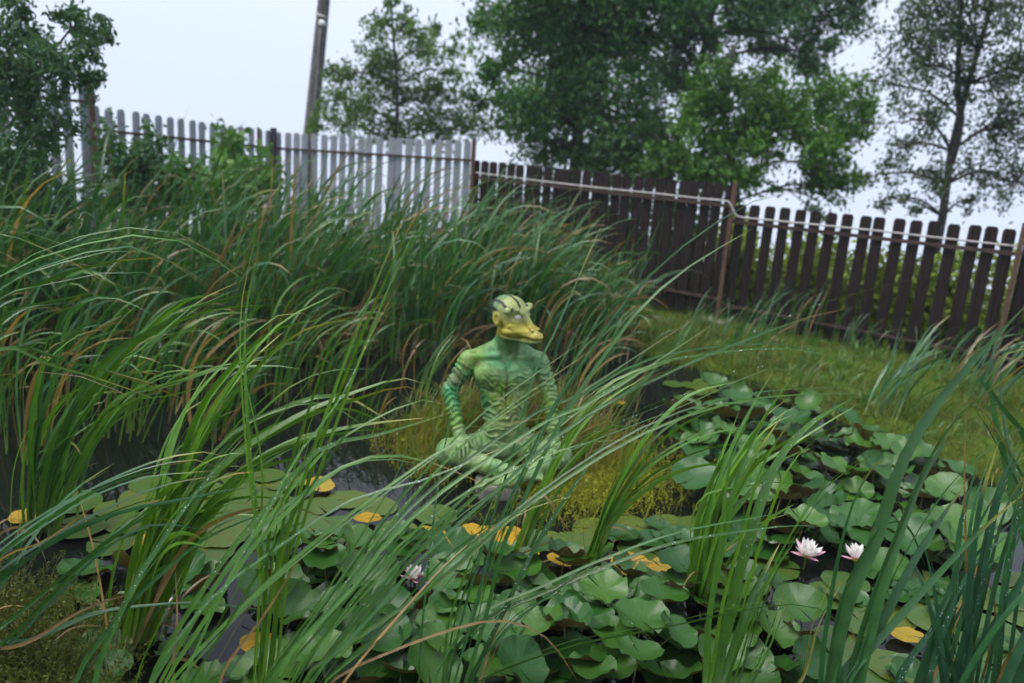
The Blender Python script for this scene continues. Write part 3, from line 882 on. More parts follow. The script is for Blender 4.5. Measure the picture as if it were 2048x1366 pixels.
for sg in (-1, 1):
    h_cap((sg * .078, .045, .040), (sg * .015, .088, .022), .020, .017, .012)       # frowning brow
    h_cap((sg * .050, .085, .042), (sg * .070, .070, .052), .012, .010, .012)
    h_cap((sg * .020, .090, -.022), (sg * .062, .062, -.016), .010, .012, .010)     # bag under the eye
    h_cap((sg * .03, .094, -.042), (sg * .078, .055, -.04), .009, .010, .012)
    h_ell((sg * .040, .088, .008), (.018, .014, .009), .006, True)
    h_ell((sg * .018, .152, -.050), (.006, .014, .008), .006, True)                  # nostril
    h_cap((sg * .023, .140, -.044), (sg * .026, .166, -.058), .006, .006, .008)
    h_ell((sg * .090, -.022, -.008), (.013, .026, .040), .008)                       # ear
    h_ell((sg * .103, -.018, -.006), (.009, .015, .026), .005, True)
h_cap((.058, .070, .050), (.066, .080, .056), .015, .011, .014)                      # spiky brow wart
sl_, X, Y, Z = sub(HC + (-.17, -.14, -.19), HC + (.24, .26, .02))
f_ = ((X - HC[0]) * math.sin(YAW) + (Y - HC[1]) * math.cos(YAW)) / HS; u_ = (Z - HC[2]) / HS
zm = -.096 - .045 * np.clip(f_ - .06, 0, .2) + .004 * np.sin(f_ * 60)
msk = smooth01((f_ + .035) / .03)
D[sl_] += (msk * (.0085 * np.exp(-((u_ - zm) / .0048) ** 2) + .0035 * np.exp(-((u_ - zm - .02) / .004) ** 2) + .0035 * np.exp(-((u_ - zm + .022) / .004) ** 2)
           + .003 * np.exp(-((u_ - zm - .036) / .0035) ** 2) * (f_ < .07))).astype(np.float32)
sl_, X, Y, Z = sub(HC + (-.12, -.12, .035), HC + (.14, .14, .15))
f_ = (X - HC[0]) * math.sin(YAW) + (Y - HC[1]) * math.cos(YAW)
D[sl_] += (.0016 * np.sin((Z - .25 * f_ + .3 * (X - HC[0]) ** 2 * 8) * 480) * smooth01((f_ - .01) / .04)).astype(np.float32)

def surface_nets(D_):
    Sg = D_ < 0
    n0, n1, n2 = D_.shape
    any_ = np.zeros((n0 - 1, n1 - 1, n2 - 1), np.uint8)
    for a_ in (0, 1):
        for b_ in (0, 1):
            for c_ in (0, 1):
                any_ += Sg[a_:n0 - 1 + a_, b_:n1 - 1 + b_, c_:n2 - 1 + c_]
    I = np.argwhere((any_ > 0) & (any_ < 8))
    idx = np.full(any_.shape, -1, np.int32); idx[tuple(I.T)] = np.arange(len(I))
    cor = np.array([(a_, b_, c_) for a_ in (0, 1) for b_ in (0, 1) for c_ in (0, 1)])
    val = np.stack([D_[I[:, 0] + c_[0], I[:, 1] + c_[1], I[:, 2] + c_[2]] for c_ in cor], 1)
    acc = np.zeros((len(I), 3)); cnt = np.zeros((len(I), 1))
    for p_ in range(8):
        for q in range(p_ + 1, 8):
            if np.abs(cor[p_] - cor[q]).sum() != 1: continue
            va, vb = val[:, p_], val[:, q]
            x = (va < 0) != (vb < 0)
            t = np.where(x, va / np.where(x, va - vb, 1), 0)[:, None]
            acc += x[:, None] * (cor[p_] + (cor[q] - cor[p_]) * t); cnt += x[:, None]
    Vv = LO + (I + acc / cnt) * VOX
    qs = []
    for ax in range(3):
        o1, o2 = (ax + 1) % 3, (ax + 2) % 3
        s0 = [slice(None)] * 3; s1 = [slice(None)] * 3
        s0[ax] = slice(0, -1); s1[ax] = slice(1, None)
        ch = Sg[tuple(s0)] != Sg[tuple(s1)]
        E_ = np.argwhere(ch)
        E_ = E_[(E_[:, o1] > 0) & (E_[:, o2] > 0) & (E_[:, o1] < D_.shape[o1] - 1) & (E_[:, o2] < D_.shape[o2] - 1)]
        def cell(d1, d2):
            c_ = E_.copy(); c_[:, o1] += d1; c_[:, o2] += d2
            return idx[tuple(c_.T)]
        q = np.stack([cell(-1, -1), cell(0, -1), cell(0, 0), cell(-1, 0)], 1)
        inn = Sg[tuple(E_.T)]
        q[~inn] = q[~inn][:, ::-1]
        qs.append(q)
    return Vv, np.concatenate(qs)

SV, SQ = surface_nets(D)
# paint
hl = (SV - HC) / HS
hf = hl[:, 0] * math.sin(YAW) + hl[:, 1] * math.cos(YAW); hs = hl[:, 0] * math.cos(YAW) - hl[:, 1] * math.sin(YAW); hu = hl[:, 2]
nA, nB = vnoise(SV, 14, 21), vnoise(SV, 40, 22)
g_teal, g_mid, g_pale = np.array([.055, .29, .115]), np.array([.18, .33, .045]), np.array([.32, .46, .20])
k = smooth01(.5 + .6 * nA)[:, None]
pc = g_teal * (1 - k) + g_mid * k
k = smooth01(.35 + .45 * nB + .8 * (SV[:, 0:1].ravel() > .05) * .4 + .6 * (SV[:, 2] < .33))[:, None]
pc = pc * (1 - k * .75) + g_pale * k * .75
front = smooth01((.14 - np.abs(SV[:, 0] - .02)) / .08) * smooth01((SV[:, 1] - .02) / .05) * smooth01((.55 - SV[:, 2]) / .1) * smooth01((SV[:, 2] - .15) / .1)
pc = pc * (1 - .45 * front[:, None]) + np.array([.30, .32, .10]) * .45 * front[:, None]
hd = smooth01((SV[:, 2] - .85) / .03)[:, None]
cream, yel, grn = np.array([.38, .44, .17]), np.array([.46, .40, .045]), np.array([.14, .26, .11])
hc = cream * np.ones((len(SV), 1))
k = smooth01((.015 - hu) / .06)[:, None]; hc = hc * (1 - k) + yel * k
k = smooth01((hf - .13) / .05)[:, None]; hc = hc * (1 - k * .5) + np.array([.62, .52, .16]) * k * .5
k = smooth01((.02 - hf) / .06)[:, None] * smooth01((hu + .03) / .05)[:, None]; hc = hc * (1 - k) + grn * k
k = smooth01((-.122 - hu) / .02)[:, None]; hc = hc * (1 - k) + np.array([.22, .24, .04]) * k
k = smooth01((np.abs(hs) - .088) / .006)[:, None] * (np.abs(hf + .02) < .035)[:, None] * (hu < .04)[:, None]; hc = hc * (1 - k) + np.array([.50, .46, .09]) * k
strand = smooth01((np.sin(hs * 210 + 40 * hf + 2.5 * nA) + .7 * np.sin(hs * 83 + 2 + 20 * hf) - .55) / .3) * smooth01((.075 - hf + .35 * (hu - .06) + .02 * nA) / .02) * smooth01((hu - .02) / .02)
strand = np.maximum(strand, smooth01((-.05 - hf) / .02) * smooth01((hu + .02) / .02))
hc = hc * (1 - strand[:, None]) + np.array([.012, .016, .012]) * strand[:, None]
pc = pc * (1 - hd) + hc * hd
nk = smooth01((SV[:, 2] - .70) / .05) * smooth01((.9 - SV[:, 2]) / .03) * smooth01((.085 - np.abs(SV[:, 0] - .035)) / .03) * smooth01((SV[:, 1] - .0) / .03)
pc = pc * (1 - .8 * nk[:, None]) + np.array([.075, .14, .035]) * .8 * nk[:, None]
# brown-black seam painted down the chest and stains between the ribs
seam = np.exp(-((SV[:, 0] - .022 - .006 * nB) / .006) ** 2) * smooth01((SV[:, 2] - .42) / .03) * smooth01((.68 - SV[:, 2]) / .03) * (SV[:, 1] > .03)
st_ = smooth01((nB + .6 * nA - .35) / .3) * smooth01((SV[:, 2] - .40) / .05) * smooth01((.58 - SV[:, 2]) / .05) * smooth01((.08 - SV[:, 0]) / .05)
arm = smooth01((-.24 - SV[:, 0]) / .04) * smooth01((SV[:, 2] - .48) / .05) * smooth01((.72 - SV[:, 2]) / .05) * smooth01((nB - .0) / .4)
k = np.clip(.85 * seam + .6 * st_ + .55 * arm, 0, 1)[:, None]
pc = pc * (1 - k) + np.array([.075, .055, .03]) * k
SV[:, 0] *= 1 - .09 * smooth01((.84 - SV[:, 2]) / .1)
root = empty('creature_statue', SB, 'green painted statue of a seated creature with yellow duck bill', 'statue')
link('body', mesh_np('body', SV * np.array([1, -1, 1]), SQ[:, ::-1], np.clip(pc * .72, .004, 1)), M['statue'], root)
for sg in (-1, 1):
    e = hp(sg * .040, .074, .007); b_ = bpy.data.meshes.new('eye')
    import bmesh
    bmx = bmesh.new(); bmesh.ops.create_uvsphere(bmx, u_segments=18, v_segments=12, radius=.0225)
    for f in bmx.faces: f.smooth = True
    bmx.to_mesh(b_); bmx.free()
    link('eye', b_, M['eye'], root, (e[0], -e[1], e[2]))
root.rotation_euler = (0, math.radians(-3.8), math.radians(4))
# stone slab under its feet
sb = MB(); c0 = SB + np.array([-.02, -.36, -.02])
sb.box(c0, (.26, .24, .11), np.array([[.97, -.2, .05], [.2, .97, .1], [-.06, -.09, .99]]))
o_ = sb.build('stone', M['concrete'])
bv = o_.modifiers.new('b', 'BEVEL'); bv.width = .03; bv.segments = 3
tag(o_, 'mossy pale stone block at the feet of the statue', 'stone')

# ------------------------------------------------------------------ fluffy moss-like plants
def sprigs(name, roots, length, g1, g2, label, cat, leaflets=10, lsize=.011, lean=.5):
    L = len(roots); N = 6
    P = grow(roots, rng.uniform(0, 6.28, L), rng.normal(.2, .25, L), rng.normal(.8, lean, L), length, N)
    W = np.full((L, N), .0022)
    Vs = ribbon_verts(P, W, rng.uniform(-1, 1, (L, 1)) + np.zeros((L, N)))
    k = rng.random((L, 1)); c_ = (np.array(g1) * (1 - k) + np.array(g2) * k) * (.75 + .5 * rng.random((L, 1)))
    cs = np.repeat(c_[:, None, :], N * 3, 1).reshape(-1, 3)
    V1 = Vs.reshape(-1, 3); F1 = ribbon_faces(L, N)
    # leaflets as small quads
    t = rng.random((L, leaflets)) ** .7 * (N - 1); i0 = np.minimum(t.astype(int), N - 2); fr = (t - i0)[..., None]
    ii = np.arange(L)[:, None]
    C_ = P[ii, i0] * (1 - fr) + P[ii, i0 + 1] * fr
    d_ = rng.normal(size=(L, leaflets, 3)); d_[..., 2] += .5; d_ /= np.linalg.norm(d_, axis=-1, keepdims=True)
    a_ = np.cross(d_, rng.normal(size=d_.shape)); a_ /= np.linalg.norm(a_, axis=-1, keepdims=True) + 1e-9
    s_ = lsize * (.6 + .9 * rng.random((L, leaflets, 1)))
    V2 = np.stack([C_, C_ + d_ * s_ * .5 + a_ * s_ * .22, C_ + d_ * s_, C_ + d_ * s_ * .5 - a_ * s_ * .22], 2).reshape(-1, 3)
    F2 = np.arange(len(V2)).reshape(-1, 4) + len(V1)
    c2 = np.repeat((c_[:, None, :] * (.8 + .5 * rng.random((L, leaflets, 1)))).reshape(-1, 3), 4, 0)
    return tag(link(name, mesh_np(name, np.concatenate([V1, V2]), np.concatenate([F1, F2]), np.concatenate([cs, c2])), M['sprig']), label, cat, kind='stuff')

def scatter(n_, fn):
    """fn(x,y)->keep mask over a box"""
    return fn
q = rng.normal(size=(9000, 2)) * np.array([.42, .32]) + ISLE + np.array([.06, .02])
r2 = ((q[:, 0] - ISLE[0]) / .95) ** 2 + ((q[:, 1] - ISLE[1] - .05) / .75) ** 2
ls = (q - SB[:2]); keep = (r2 < 1) & ~((np.abs(ls[:, 0] - .0) < .33) & (ls[:, 1] < .14) & (ls[:, 1] > -.40))
q = q[keep][:5200]
sprigs('islet_moss', np.stack([q[:, 0], q[:, 1], np.maximum(ground_h(q[:, 0], q[:, 1]), -.03) - .01], -1), rng.uniform(.07, .2, len(q)),
       (.17, .19, .015), (.30, .29, .025), 'fluffy olive yellow moss-like plants on the islet around the statue', 'moss', 12, .012)
q = np.stack([rng.normal(1185, 85, 3000), rng.normal(960, 40, 3000)], -1)
w = np.array([at_z(x, y, .02) for x, y in q])
sprigs('floating_moss', w * np.array([1, 1, 0]) + np.array([0, 0, -.01]), rng.uniform(.06, .17, len(w)), (.18, .21, .015), (.32, .32, .03),
       'bright olive mat of fine water weed right of the statue', 'water weed', 12, .012)
q = np.stack([rng.normal(40, 110, 2600), rng.normal(1310, 90, 2600)], -1)
q = q[(q[:, 1] > 1150 + .35 * q[:, 0]) & (q[:, 0] < 270)]
w = np.array([at_z(x, y, .05) for x, y in q])
sprigs('bank_weed', w * np.array([1, 1, 0]) + np.array([0, 0, -.02]), rng.uniform(.1, .3, len(w)), (.06, .08, .014), (.11, .12, .02),
       'dark olive tangle of fine leaved weed in the lower left corner', 'weed', 18, .013)

# bank turf on the right
rx = rng.uniform(.8, 8, 60000); ry = rng.uniform(3.5, 11.5, 60000)
sd = poly_sd(np.stack([rx, ry], -1), POND)
kp = (sd > -.12) & (ry < 12.0 - .645 * (rx + .66) + .4)
rx, ry = rx[kp][:24000], ry[kp][:24000]
tag(blade_mass('bank_turf', np.stack([rx, ry, ground_h(rx, ry) - .01], -1), rng.uniform(.03, .11, len(rx)), rng.uniform(.004, .009, len(rx)), M['sprig'], 3,
               (0, 2.5), (.3, .3), (1.1, .5), (.045, .115, .010), (.105, .15, .014), .06, .1, (.07, .09, .02)), 'short mossy turf on the bank below the brown fence', 'turf', kind='stuff')
rx = rng.uniform(1.0, 6.5, 9000); ry = rng.uniform(4.0, 10, 9000); sd = poly_sd(np.stack([rx, ry], -1), POND)
kp = (np.abs(sd - .05) < .22); rx, ry = rx[kp], ry[kp]
sprigs('bank_fringe', np.stack([rx, ry, np.maximum(ground_h(rx, ry), 0) - .01], -1), rng.uniform(.1, .28, len(rx)), (.06, .12, .010), (.16, .17, .018),
       'tufted olive weeds along the edge of the right bank', 'weed', 16, .016)

cl = np.stack([rng.uniform(1.2, 7.5, 700), rng.uniform(4.0, 11, 700)], -1)
sd = poly_sd(cl, POND); cl = cl[(sd > -.1) & (sd < 2.2) & (cl[:, 1] < 12.0 - .645 * (cl[:, 0] + .66) - .1)]
qq = cl[rng.integers(0, len(cl), 4200)] + rng.normal(0, .05, (4200, 2))
tag(blade_mass('bank_grass', np.stack([qq[:, 0], qq[:, 1], np.maximum(ground_h(qq[:, 0], qq[:, 1]), -.02) - .01], -1), rng.uniform(.06, .22, len(qq)), rng.uniform(.005, .011, len(qq)), M['reed'], 6,
               (0, 1.4), (.2, .25), (1.2, .5), (.045, .14, .014), (.10, .18, .016), .05, .2, (.07, .11, .02)), 'rough grass tufts scattered over the right bank', 'grass', kind='stuff')
qq = rng.normal(size=(3000, 2)) * np.array([.40, .30]) + ISLE + np.array([.05, -.05])
r2 = ((qq[:, 0] - ISLE[0]) / .85) ** 2 + ((qq[:, 1] - ISLE[1] - .02) / .6) ** 2; ls = qq - SB[:2]
qq = qq[(r2 < 1) & ~((np.abs(ls[:, 0]) < .36) & (ls[:, 1] < .16) & (ls[:, 1] > -.33))]
tag(blade_mass('islet_grass', np.stack([qq[:, 0], qq[:, 1], np.maximum(ground_h(qq[:, 0], qq[:, 1]), -.03) - .01], -1), rng.uniform(.15, .5, len(qq)), rng.uniform(.004, .009, len(qq)), M['reed'], 7,
               (0, 1.2), (.12, .2), (.8, .5), (.09, .17, .02), (.17, .19, .03), .25, .3, (.16, .15, .04)), 'thin upright grass on the islet around the statue', 'grass', kind='stuff')

# ------------------------------------------------------------------ lily pads
def pad_mesh(name, cup, wave, kwave, fold, seed, ruf=.01):
    r_ = np.random.default_rng(seed); NA, NR = 40, 5
    ph, ph2 = r_.random(2) * 6.28
    ang = np.linspace(.06, 2 * math.pi - .06, NA); rad = np.array([.22, .5, .74, .9, 1.0])
    A_, R_ = np.meshgrid(ang, rad, indexing='ij')
    edge = 1 + .03 * np.sin(3 * A_ + ph) + .02 * np.sin(7 * A_ + ph2)
    x = R_ * np.cos(A_) * edge; y = R_ * np.sin(A_) * edge
    z = cup * R_ ** 2 + wave * R_ ** 3 * (np.sin(kwave * A_ + ph) + .6 * np.sin((kwave * 2 + 1) * A_ + ph2)) + fold * np.abs(y) * R_ + ruf * R_ ** 4 * (np.sin(6 * A_ + ph2) + .7 * np.sin(9 * A_ + 2 * ph) + .5 * np.sin(13 * A_ + ph))
    V_ = np.concatenate([[[0, 0, 0]], np.stack([x, y, z], -1).reshape(-1, 3)])
    Q, Tt = [], []
    for a_ in range(NA - 1):
        Tt.append([0, 1 + a_ * NR, 1 + (a_ + 1) * NR])
        for b_ in range(NR - 1):
            i_ = 1 + a_ * NR + b_
            Q.append([i_, i_ + 1, i_ + NR + 1, i_ + NR])
    me_ = bpy.data.meshes.new(name); me_.from_pydata(V_.tolist(), [], Q + Tt)
    me_.polygons.foreach_set('use_smooth', [True] * len(me_.polygons)); me_.update()
    return me_
raised = [pad_mesh('raised_pad', .10 + .28 * random.random(), .04 + .08 * random.random(), random.choice((2, 2, 3, 4)), random.choice((0, .12, .3)), s_, (.035 + .04 * random.random())) for s_ in range(20)]
flat = [pad_mesh('flat_pad', .01, .012 + .01 * random.random(), random.choice((2, 3)), 0, 100 + s_) for s_ in range(8)]
yellow = [pad_mesh('yellow_pad', .02, .03, 3, 0, 200 + s_) for s_ in range(4)]
for m_ in raised: m_.materials.append(M['pad_green'])
for m_ in flat: m_.materials.append(M['pad_flat'])
for m_ in yellow: m_.materials.append(M['pad_yellow'])
stem_mesh = MB().tube([(0, 0, 0), (.1, .02, -.5), (.16, .05, -1)], [.03, .03, .03], 6).mesh('pad_stem', True)
stem_mesh.materials.append(M['pad_stem'])

placed = []
def try_pad(x, y, r_, mind):
    for (a_, b_, c_) in placed:
        if (a_ - x) ** 2 + (b_ - y) ** 2 < (mind * (r_ + c_)) ** 2: return False
    return True

def put_pad(kind, x, y, r_, z, tilt, label, group, stem=True):
    me_ = random.choice({'raised': raised, 'flat': flat, 'yellow': yellow}[kind])
    o_ = bpy.data.objects.new('lily_pad', me_); COL.objects.link(o_)
    o_.location = (x, y, z); o_.scale = (r_, r_, r_ * random.uniform(.8, 1.15))
    o_.rotation_euler = (random.gauss(0, tilt), random.gauss(0, tilt), random.uniform(0, 6.28))
    tag(o_, label, 'lily pad', group)
    placed.append((x, y, r_ * (2.0 if kind == 'yellow' else 1.0)))
    if kind == 'raised' and stem:
        s_ = bpy.data.objects.new('stem', stem_mesh); COL.objects.link(s_); s_.parent = o_
        s_.location = (0, 0, -.01); s_.scale = (1, 1, min(2.0, z / r_ * 1.2))
    return o_

YEL = []
# yellowed pads that can be picked out in the photograph
for (x, y, r_, z, lab) in ((1000, 1075, .16, .02, 'large golden yellow lily pad in front of the statue islet'), (905, 1085, .11, .015, 'yellow lily pad left of the large golden one before the islet'),
                           (1265, 1130, .13, .015, 'yellow lily pad at the foot of the bright leaf clump right of centre'), (1325, 1137, .12, .02, 'yellow lily pad just right of another yellow pad near centre'),
                           (950, 1062, .09, .012, 'narrow yellow lily pad touching the islet in front of the statue'), (1050, 1100, .09, .01, 'orange yellow lily pad at the foot of the yellow green sheaf'), (860, 1066, .09, .01, 'yellow lily pad beside the water gap left of the islet front'), (1120, 1120, .08, .01, 'yellow lily pad between the two bright leaf sheaves'),
                           (1230, 803, .10, .015, 'yellow lily pad on dark water right behind the statue'), (55, 1030, .10, .015, 'single yellow lily pad at the far left on dark water'),
                           (640, 968, .10, .015, 'yellow lily pad by the dark water left of the islet'), (735, 1035, .09, .015, 'small yellow lily pad at the water gap left of the islet'),
                           (300, 1085, .09, .015, 'yellow lily pad behind the big left leaf clump'), (1600, 1185, .07, .012, 'small yellow lily pad below the left pink water lily'),
                           (1815, 1270, .09, .012, 'yellowed lily pad between the right leaf clumps'), (515, 1285, .08, .012, 'yellow lily pad under leaves near the lower left')):
    z += .03; w = at_z(x, y, z); put_pad('yellow', w[0], w[1], r_ * .88, z, .08, lab, None); YEL.append((w[0], w[1]))

FLOWERS = [((1612, 1112), .10, .085), ((1712, 1120), .095, .10), ((828, 1158), .075, .07), ((318, 1222), .075, .065), ((648, 1215), .03, .04)]
fl_xy = [at_z(x, y, z)[:2] for (x, y), s_, z in FLOWERS]
def in_isle(x, y, k=1.0):
    return ((x - ISLE[0]) / .62) ** 2 + ((y - ISLE[1] - .08) / .42) ** 2 < k
regions = [   # name, polygon in photo pixels, kind, count, radius range, height range, spacing, label, group
    ('A', [(540, 1095), (820, 1120), (880, 1145), (1100, 1150), (1330, 1175), (1400, 1210), (1560, 1210), (1640, 1400), (480, 1400)], 'raised', 124, (.088, .135), (.03, .2), .52,
     'wavy raised lily pad in the crowd along the lower edge', 'raised lily pads in the foreground'),
    ('B', [(1330, 850), (1430, 800), (1600, 810), (1760, 850), (1900, 960), (2000, 1060), (1960, 1150), (1700, 1160), (1500, 1110), (1380, 1010)], 'raised', 104, (.10, .155), (.03, .2), .52,
     'cupped dark green lily pad in the crowd right of the statue', 'cupped lily pads right of the statue'),
    ('C', [(1180, 1060), (1380, 1040), (1500, 1100), (1700, 1160), (1960, 1150), (2048, 1160), (2048, 1400), (1600, 1400), (1560, 1210), (1400, 1200)], 'flat', 34, (.11, .15), (.008, .03), .62,
     'flat floating lily pad around the leaf clumps at lower right', 'flat lily pads at lower right'),
    ('D', [(140, 1010), (240, 970), (480, 950), (660, 960), (760, 1010), (900, 1040), (1180, 1080), (1180, 1125), (900, 1110), (560, 1090), (280, 1130), (130, 1100)], 'flat', 34, (.10, .14), (.006, .03), .6,
     'flat pale green lily pad on dark water left of centre', 'flat lily pads left of centre'),
    ('E', [(130, 1130), (540, 1090), (520, 1250), (480, 1400), (200, 1400)], 'raised', 13, (.09, .13), (.03, .10), .72,
     'lily pad beside open dark water at lower left', 'lily pads at lower left'),
    ('F', [(1330, 760), (1500, 770), (1560, 815), (1420, 805), (1340, 840)], 'flat', 7, (.10, .13), (.006, .02), .65,
     'flat lily pad on the dark water near the right bank', 'flat lily pads near the right bank')]
SDPAD = lambda x, y: poly_sd(np.array([[x, y]]), POND)[0]
for nm, poly, kind, cnt, rr, zr, sp_, lab, grp in regions:
    poly = np.array(poly, float); got = 0; lo, hi = poly.min(0), poly.max(0)
    W3 = np.array([at_z(x, y, 0)[:2] for x, y in poly])
    lo, hi = W3.min(0), W3.max(0)
    cand = rng.uniform(lo, hi, (cnt * 40, 2)); cand = cand[poly_sd(cand, W3) < 0]
    for x, y in cand:
        if got >= cnt: break
        r_ = random.uniform(*rr)
        if in_isle(x, y) or SDPAD(x, y) > -.15: continue
        if any((x - a_[0]) ** 2 + (y - a_[1]) ** 2 < (.13) ** 2 for a_ in fl_xy[:4]): continue
        if any((x - a_[0]) ** 2 < .11 ** 2 and -.32 < y - a_[1] < 0 for a_ in fl_xy[:4]): z_hi = min(zr[1], .04)
        else: z_hi = zr[1]
        if not try_pad(x, y, r_, sp_): continue
        put_pad(kind, x, y, r_, random.uniform(zr[0], z_hi), .27 if kind == 'raised' else .025, lab, grp)
        got += 1

# lower layer of small pads filling the mat, past the few hundred that can be told apart
fv, ff, fc, nb_ = [], [], [], 0
for nm, poly, kind, cnt, rr, zr, sp_, lab, grp in regions[:3]:
    W3 = np.array([at_z(x, y, 0)[:2] for x, y in poly]); cand = rng.uniform(W3.min(0), W3.max(0), (700, 2)); cand = cand[poly_sd(cand, W3) < -.05]
    for x, y in cand[:110 if kind == 'raised' else 40]:
        if in_isle(x, y) or SDPAD(x, y) > -.15 or any((x - a_[0]) ** 2 + (y - a_[1]) ** 2 < .02 for a_ in fl_xy) or any((x - a_[0]) ** 2 + (y - a_[1]) ** 2 < .045 for a_ in YEL): continue
        me_ = random.choice(raised); co = np.array([v.co for v in me_.vertices]); r_ = random.uniform(.07, .11); t = random.random() * 6.28
        ct, st = math.cos(t), math.sin(t); P_ = co * r_ * np.array([1, 1, .7])
        P_ = np.stack([P_[:, 0] * ct - P_[:, 1] * st + x, P_[:, 0] * st + P_[:, 1] * ct + y, P_[:, 2] + random.uniform(.005, .04) + P_[:, 0] * random.gauss(0, .12)], -1)
        fv += P_.tolist(); ff += [[i_ + nb_ for i_ in f.vertices] for f in me_.polygons]; nb_ += len(co)
me = bpy.data.meshes.new('lily_pad_mat'); me.from_pydata(fv, [], ff); me.polygons.foreach_set('use_smooth', [True] * len(ff)); me.update()
mt_ = pad_mat('lily_pad_lower', (.020, .080, .012), (.045, .11, .016), (.08, .06, .012)); 
tag(link('lily_pad_mat', me, mt_), 'lower layer of small green lily pads filling gaps in the mat', 'lily pads', kind='stuff')

# ------------------------------------------------------------------ water lilies
def petal_mesh(ln, wd, curl):
    NA, NB = 6, 3; V_, F_ = [], []
    for a_ in range(NA):
        s_ = a_ / (NA - 1); w_ = wd * math.sin(math.pi * min(1, .12 + .88 * s_) ** .8) * (1 if a_ < NA - 1 else .05) + .002
        for b_ in range(NB):
            t = b_ - 1
            V_.append((ln * s_ * math.cos(curl * s_), t * w_ * .5, ln * s_ * math.sin(curl * s_) + abs(t) * w_ * .16))
    for a_ in range(NA - 1):
        for b_ in range(NB - 1):
            i_ = a_ * NB + b_; F_.append([i_, i_ + NB, i_ + NB + 1, i_ + 1])
    me_ = bpy.data.meshes.new('petal'); me_.from_pydata(V_, [], F_); me_.polygons.foreach_set('use_smooth', [True] * len(F_)); me_.update()
    return me_
pm = petal_mesh(1.0, .44, .3); pm.materials.append(M['petal'])
pk = petal_mesh(1.05, .34, .25); pk.materials.append(M['petal_pink'])
flabs = ['white water lily with pink outer petals, left of the pair at lower right', 'pale pink water lily partly behind broad leaves at lower right',
         'small white water lily among pads left of the centre', 'half hidden pale pink water lily behind brown stalks at lower left', 'tiny half open water lily bud near the left leaf clump']
for ((x, y), s_, z), lab in zip(FLOWERS, flabs):
    w = at_z(x, y, z)
    root = empty('water_lily', w, lab, 'water lily', 'water lilies')
    root.rotation_euler = (random.uniform(-.1, .15), random.uniform(-.1, .1), random.uniform(0, 6))
    rings = ((4, 4, pk, 1.05), (26, 8, pm, 1.0), (46, 8, pm, .97), (62, 7, pm, .88), (75, 5, pm, .75)) if s_ > .05 else ((62, 5, pk, 1.0), (78, 4, pm, .9))
    for el, cnt, me_, sc in rings:
        for q in range(cnt):
            o_ = bpy.data.objects.new('petal', me_); COL.objects.link(o_); o_.parent = root
            o_.rotation_euler = (0, -math.radians(el + random.uniform(-6, 6)), 2 * math.pi * (q + .5 * (el > 40)) / cnt + random.uniform(-.12, .12))
            o_.scale = (s_ * sc,) * 3
            o_.location = (0, 0, .01 * s_)
    sm = MB()
    for q in range(34):
        t = q * 2.4; rr_ = .24 * s_ * math.sqrt(q / 34)
        d_ = np.array([math.cos(t), math.sin(t), 0])
        sm.tube([d_ * rr_, d_ * rr_ * 1.1 + (0, 0, .26 * s_), d_ * rr_ * .75 + (0, 0, .42 * s_)], [.012 * s_ + .0006, .016 * s_ + .0006, .008 * s_], 4)
    sm.build('stamens', M['stamen'], root, origin=(0, 0, 0))
    MB().tube([(0, 0, .01), (.01, 0, -.08), (.03, .02, -.3)], .006, 6).build('stem', M['pad_stem'], root, origin=(0, 0, 0))

# ------------------------------------------------------------------ reed bed behind the pond
BED = np.array([(-6.2, 5.0), (-4.2, 5.3), (-3.0, 6.2), (-2.0, 6.9), (-.8, 7.3), (.3, 7.5), (1.1, 7.9), (1.3, 8.7), (.9, 9.3), (-1, 9.4), (-3.0, 8.9), (-4.5, 8.2), (-6.2, 7.4)])
q = rng.uniform(BED.min(0), BED.max(0), (16000, 2)); q = q[poly_sd(q, BED) < 0]
# gather them in stools
stool = q[rng.integers(0, len(q), 260)]
qq = stool[rng.integers(0, len(stool), 3700)] + rng.normal(0, .09, (3700, 2))
hgt = 1.02 + .42 * smooth01((-qq[:, 0]) / 5) + .28 * np.exp(-((qq[:, 0] + .9) / 1.2) ** 2) - .2 * smooth01((qq[:, 0] - .1) / .8) + .12 * smooth01((qq[:, 1] - 7) / 2)
roots = np.stack([qq[:, 0], qq[:, 1], np.maximum(ground_h(qq[:, 0], qq[:, 1]), -.03) - .02], -1)
tag(blade_mass('reed_bed', roots, hgt * .9 * rng.uniform(.5, 1.0, len(qq)) * np.where(rng.random(len(qq)) < .3, 1.75, 1.4), rng.uniform(.016, .034, len(qq)), M['reed'], 12, (.0, .9), (.05, .18), (1.45, .65),
               (.055, .145, .024), (.042, .125, .052), .07, .5, (.12, .14, .04), power=2.5), 'dense bed of wind bent cattails along the far shore before the grey fence', 'reeds', kind='stuff')
qq = stool[rng.integers(0, len(stool), 2000)] + rng.normal(0, .12, (2000, 2))
roots = np.stack([qq[:, 0], qq[:, 1], np.maximum(ground_h(qq[:, 0], qq[:, 1]), -.03) - .02], -1)
tag(blade_mass('dry_reeds', roots, rng.uniform(.25, 1.05, 2000), rng.uniform(.008, .02, 2000), M['reed'], 7, (.0, 1.6), (.25, .35), (1.6, .7),
               (.10, .07, .03), (.17, .12, .06), 1.0, .3, (.10, .07, .04)), 'brown dead reed stalks at the foot of the far cattail bed', 'dead reeds', kind='stuff')

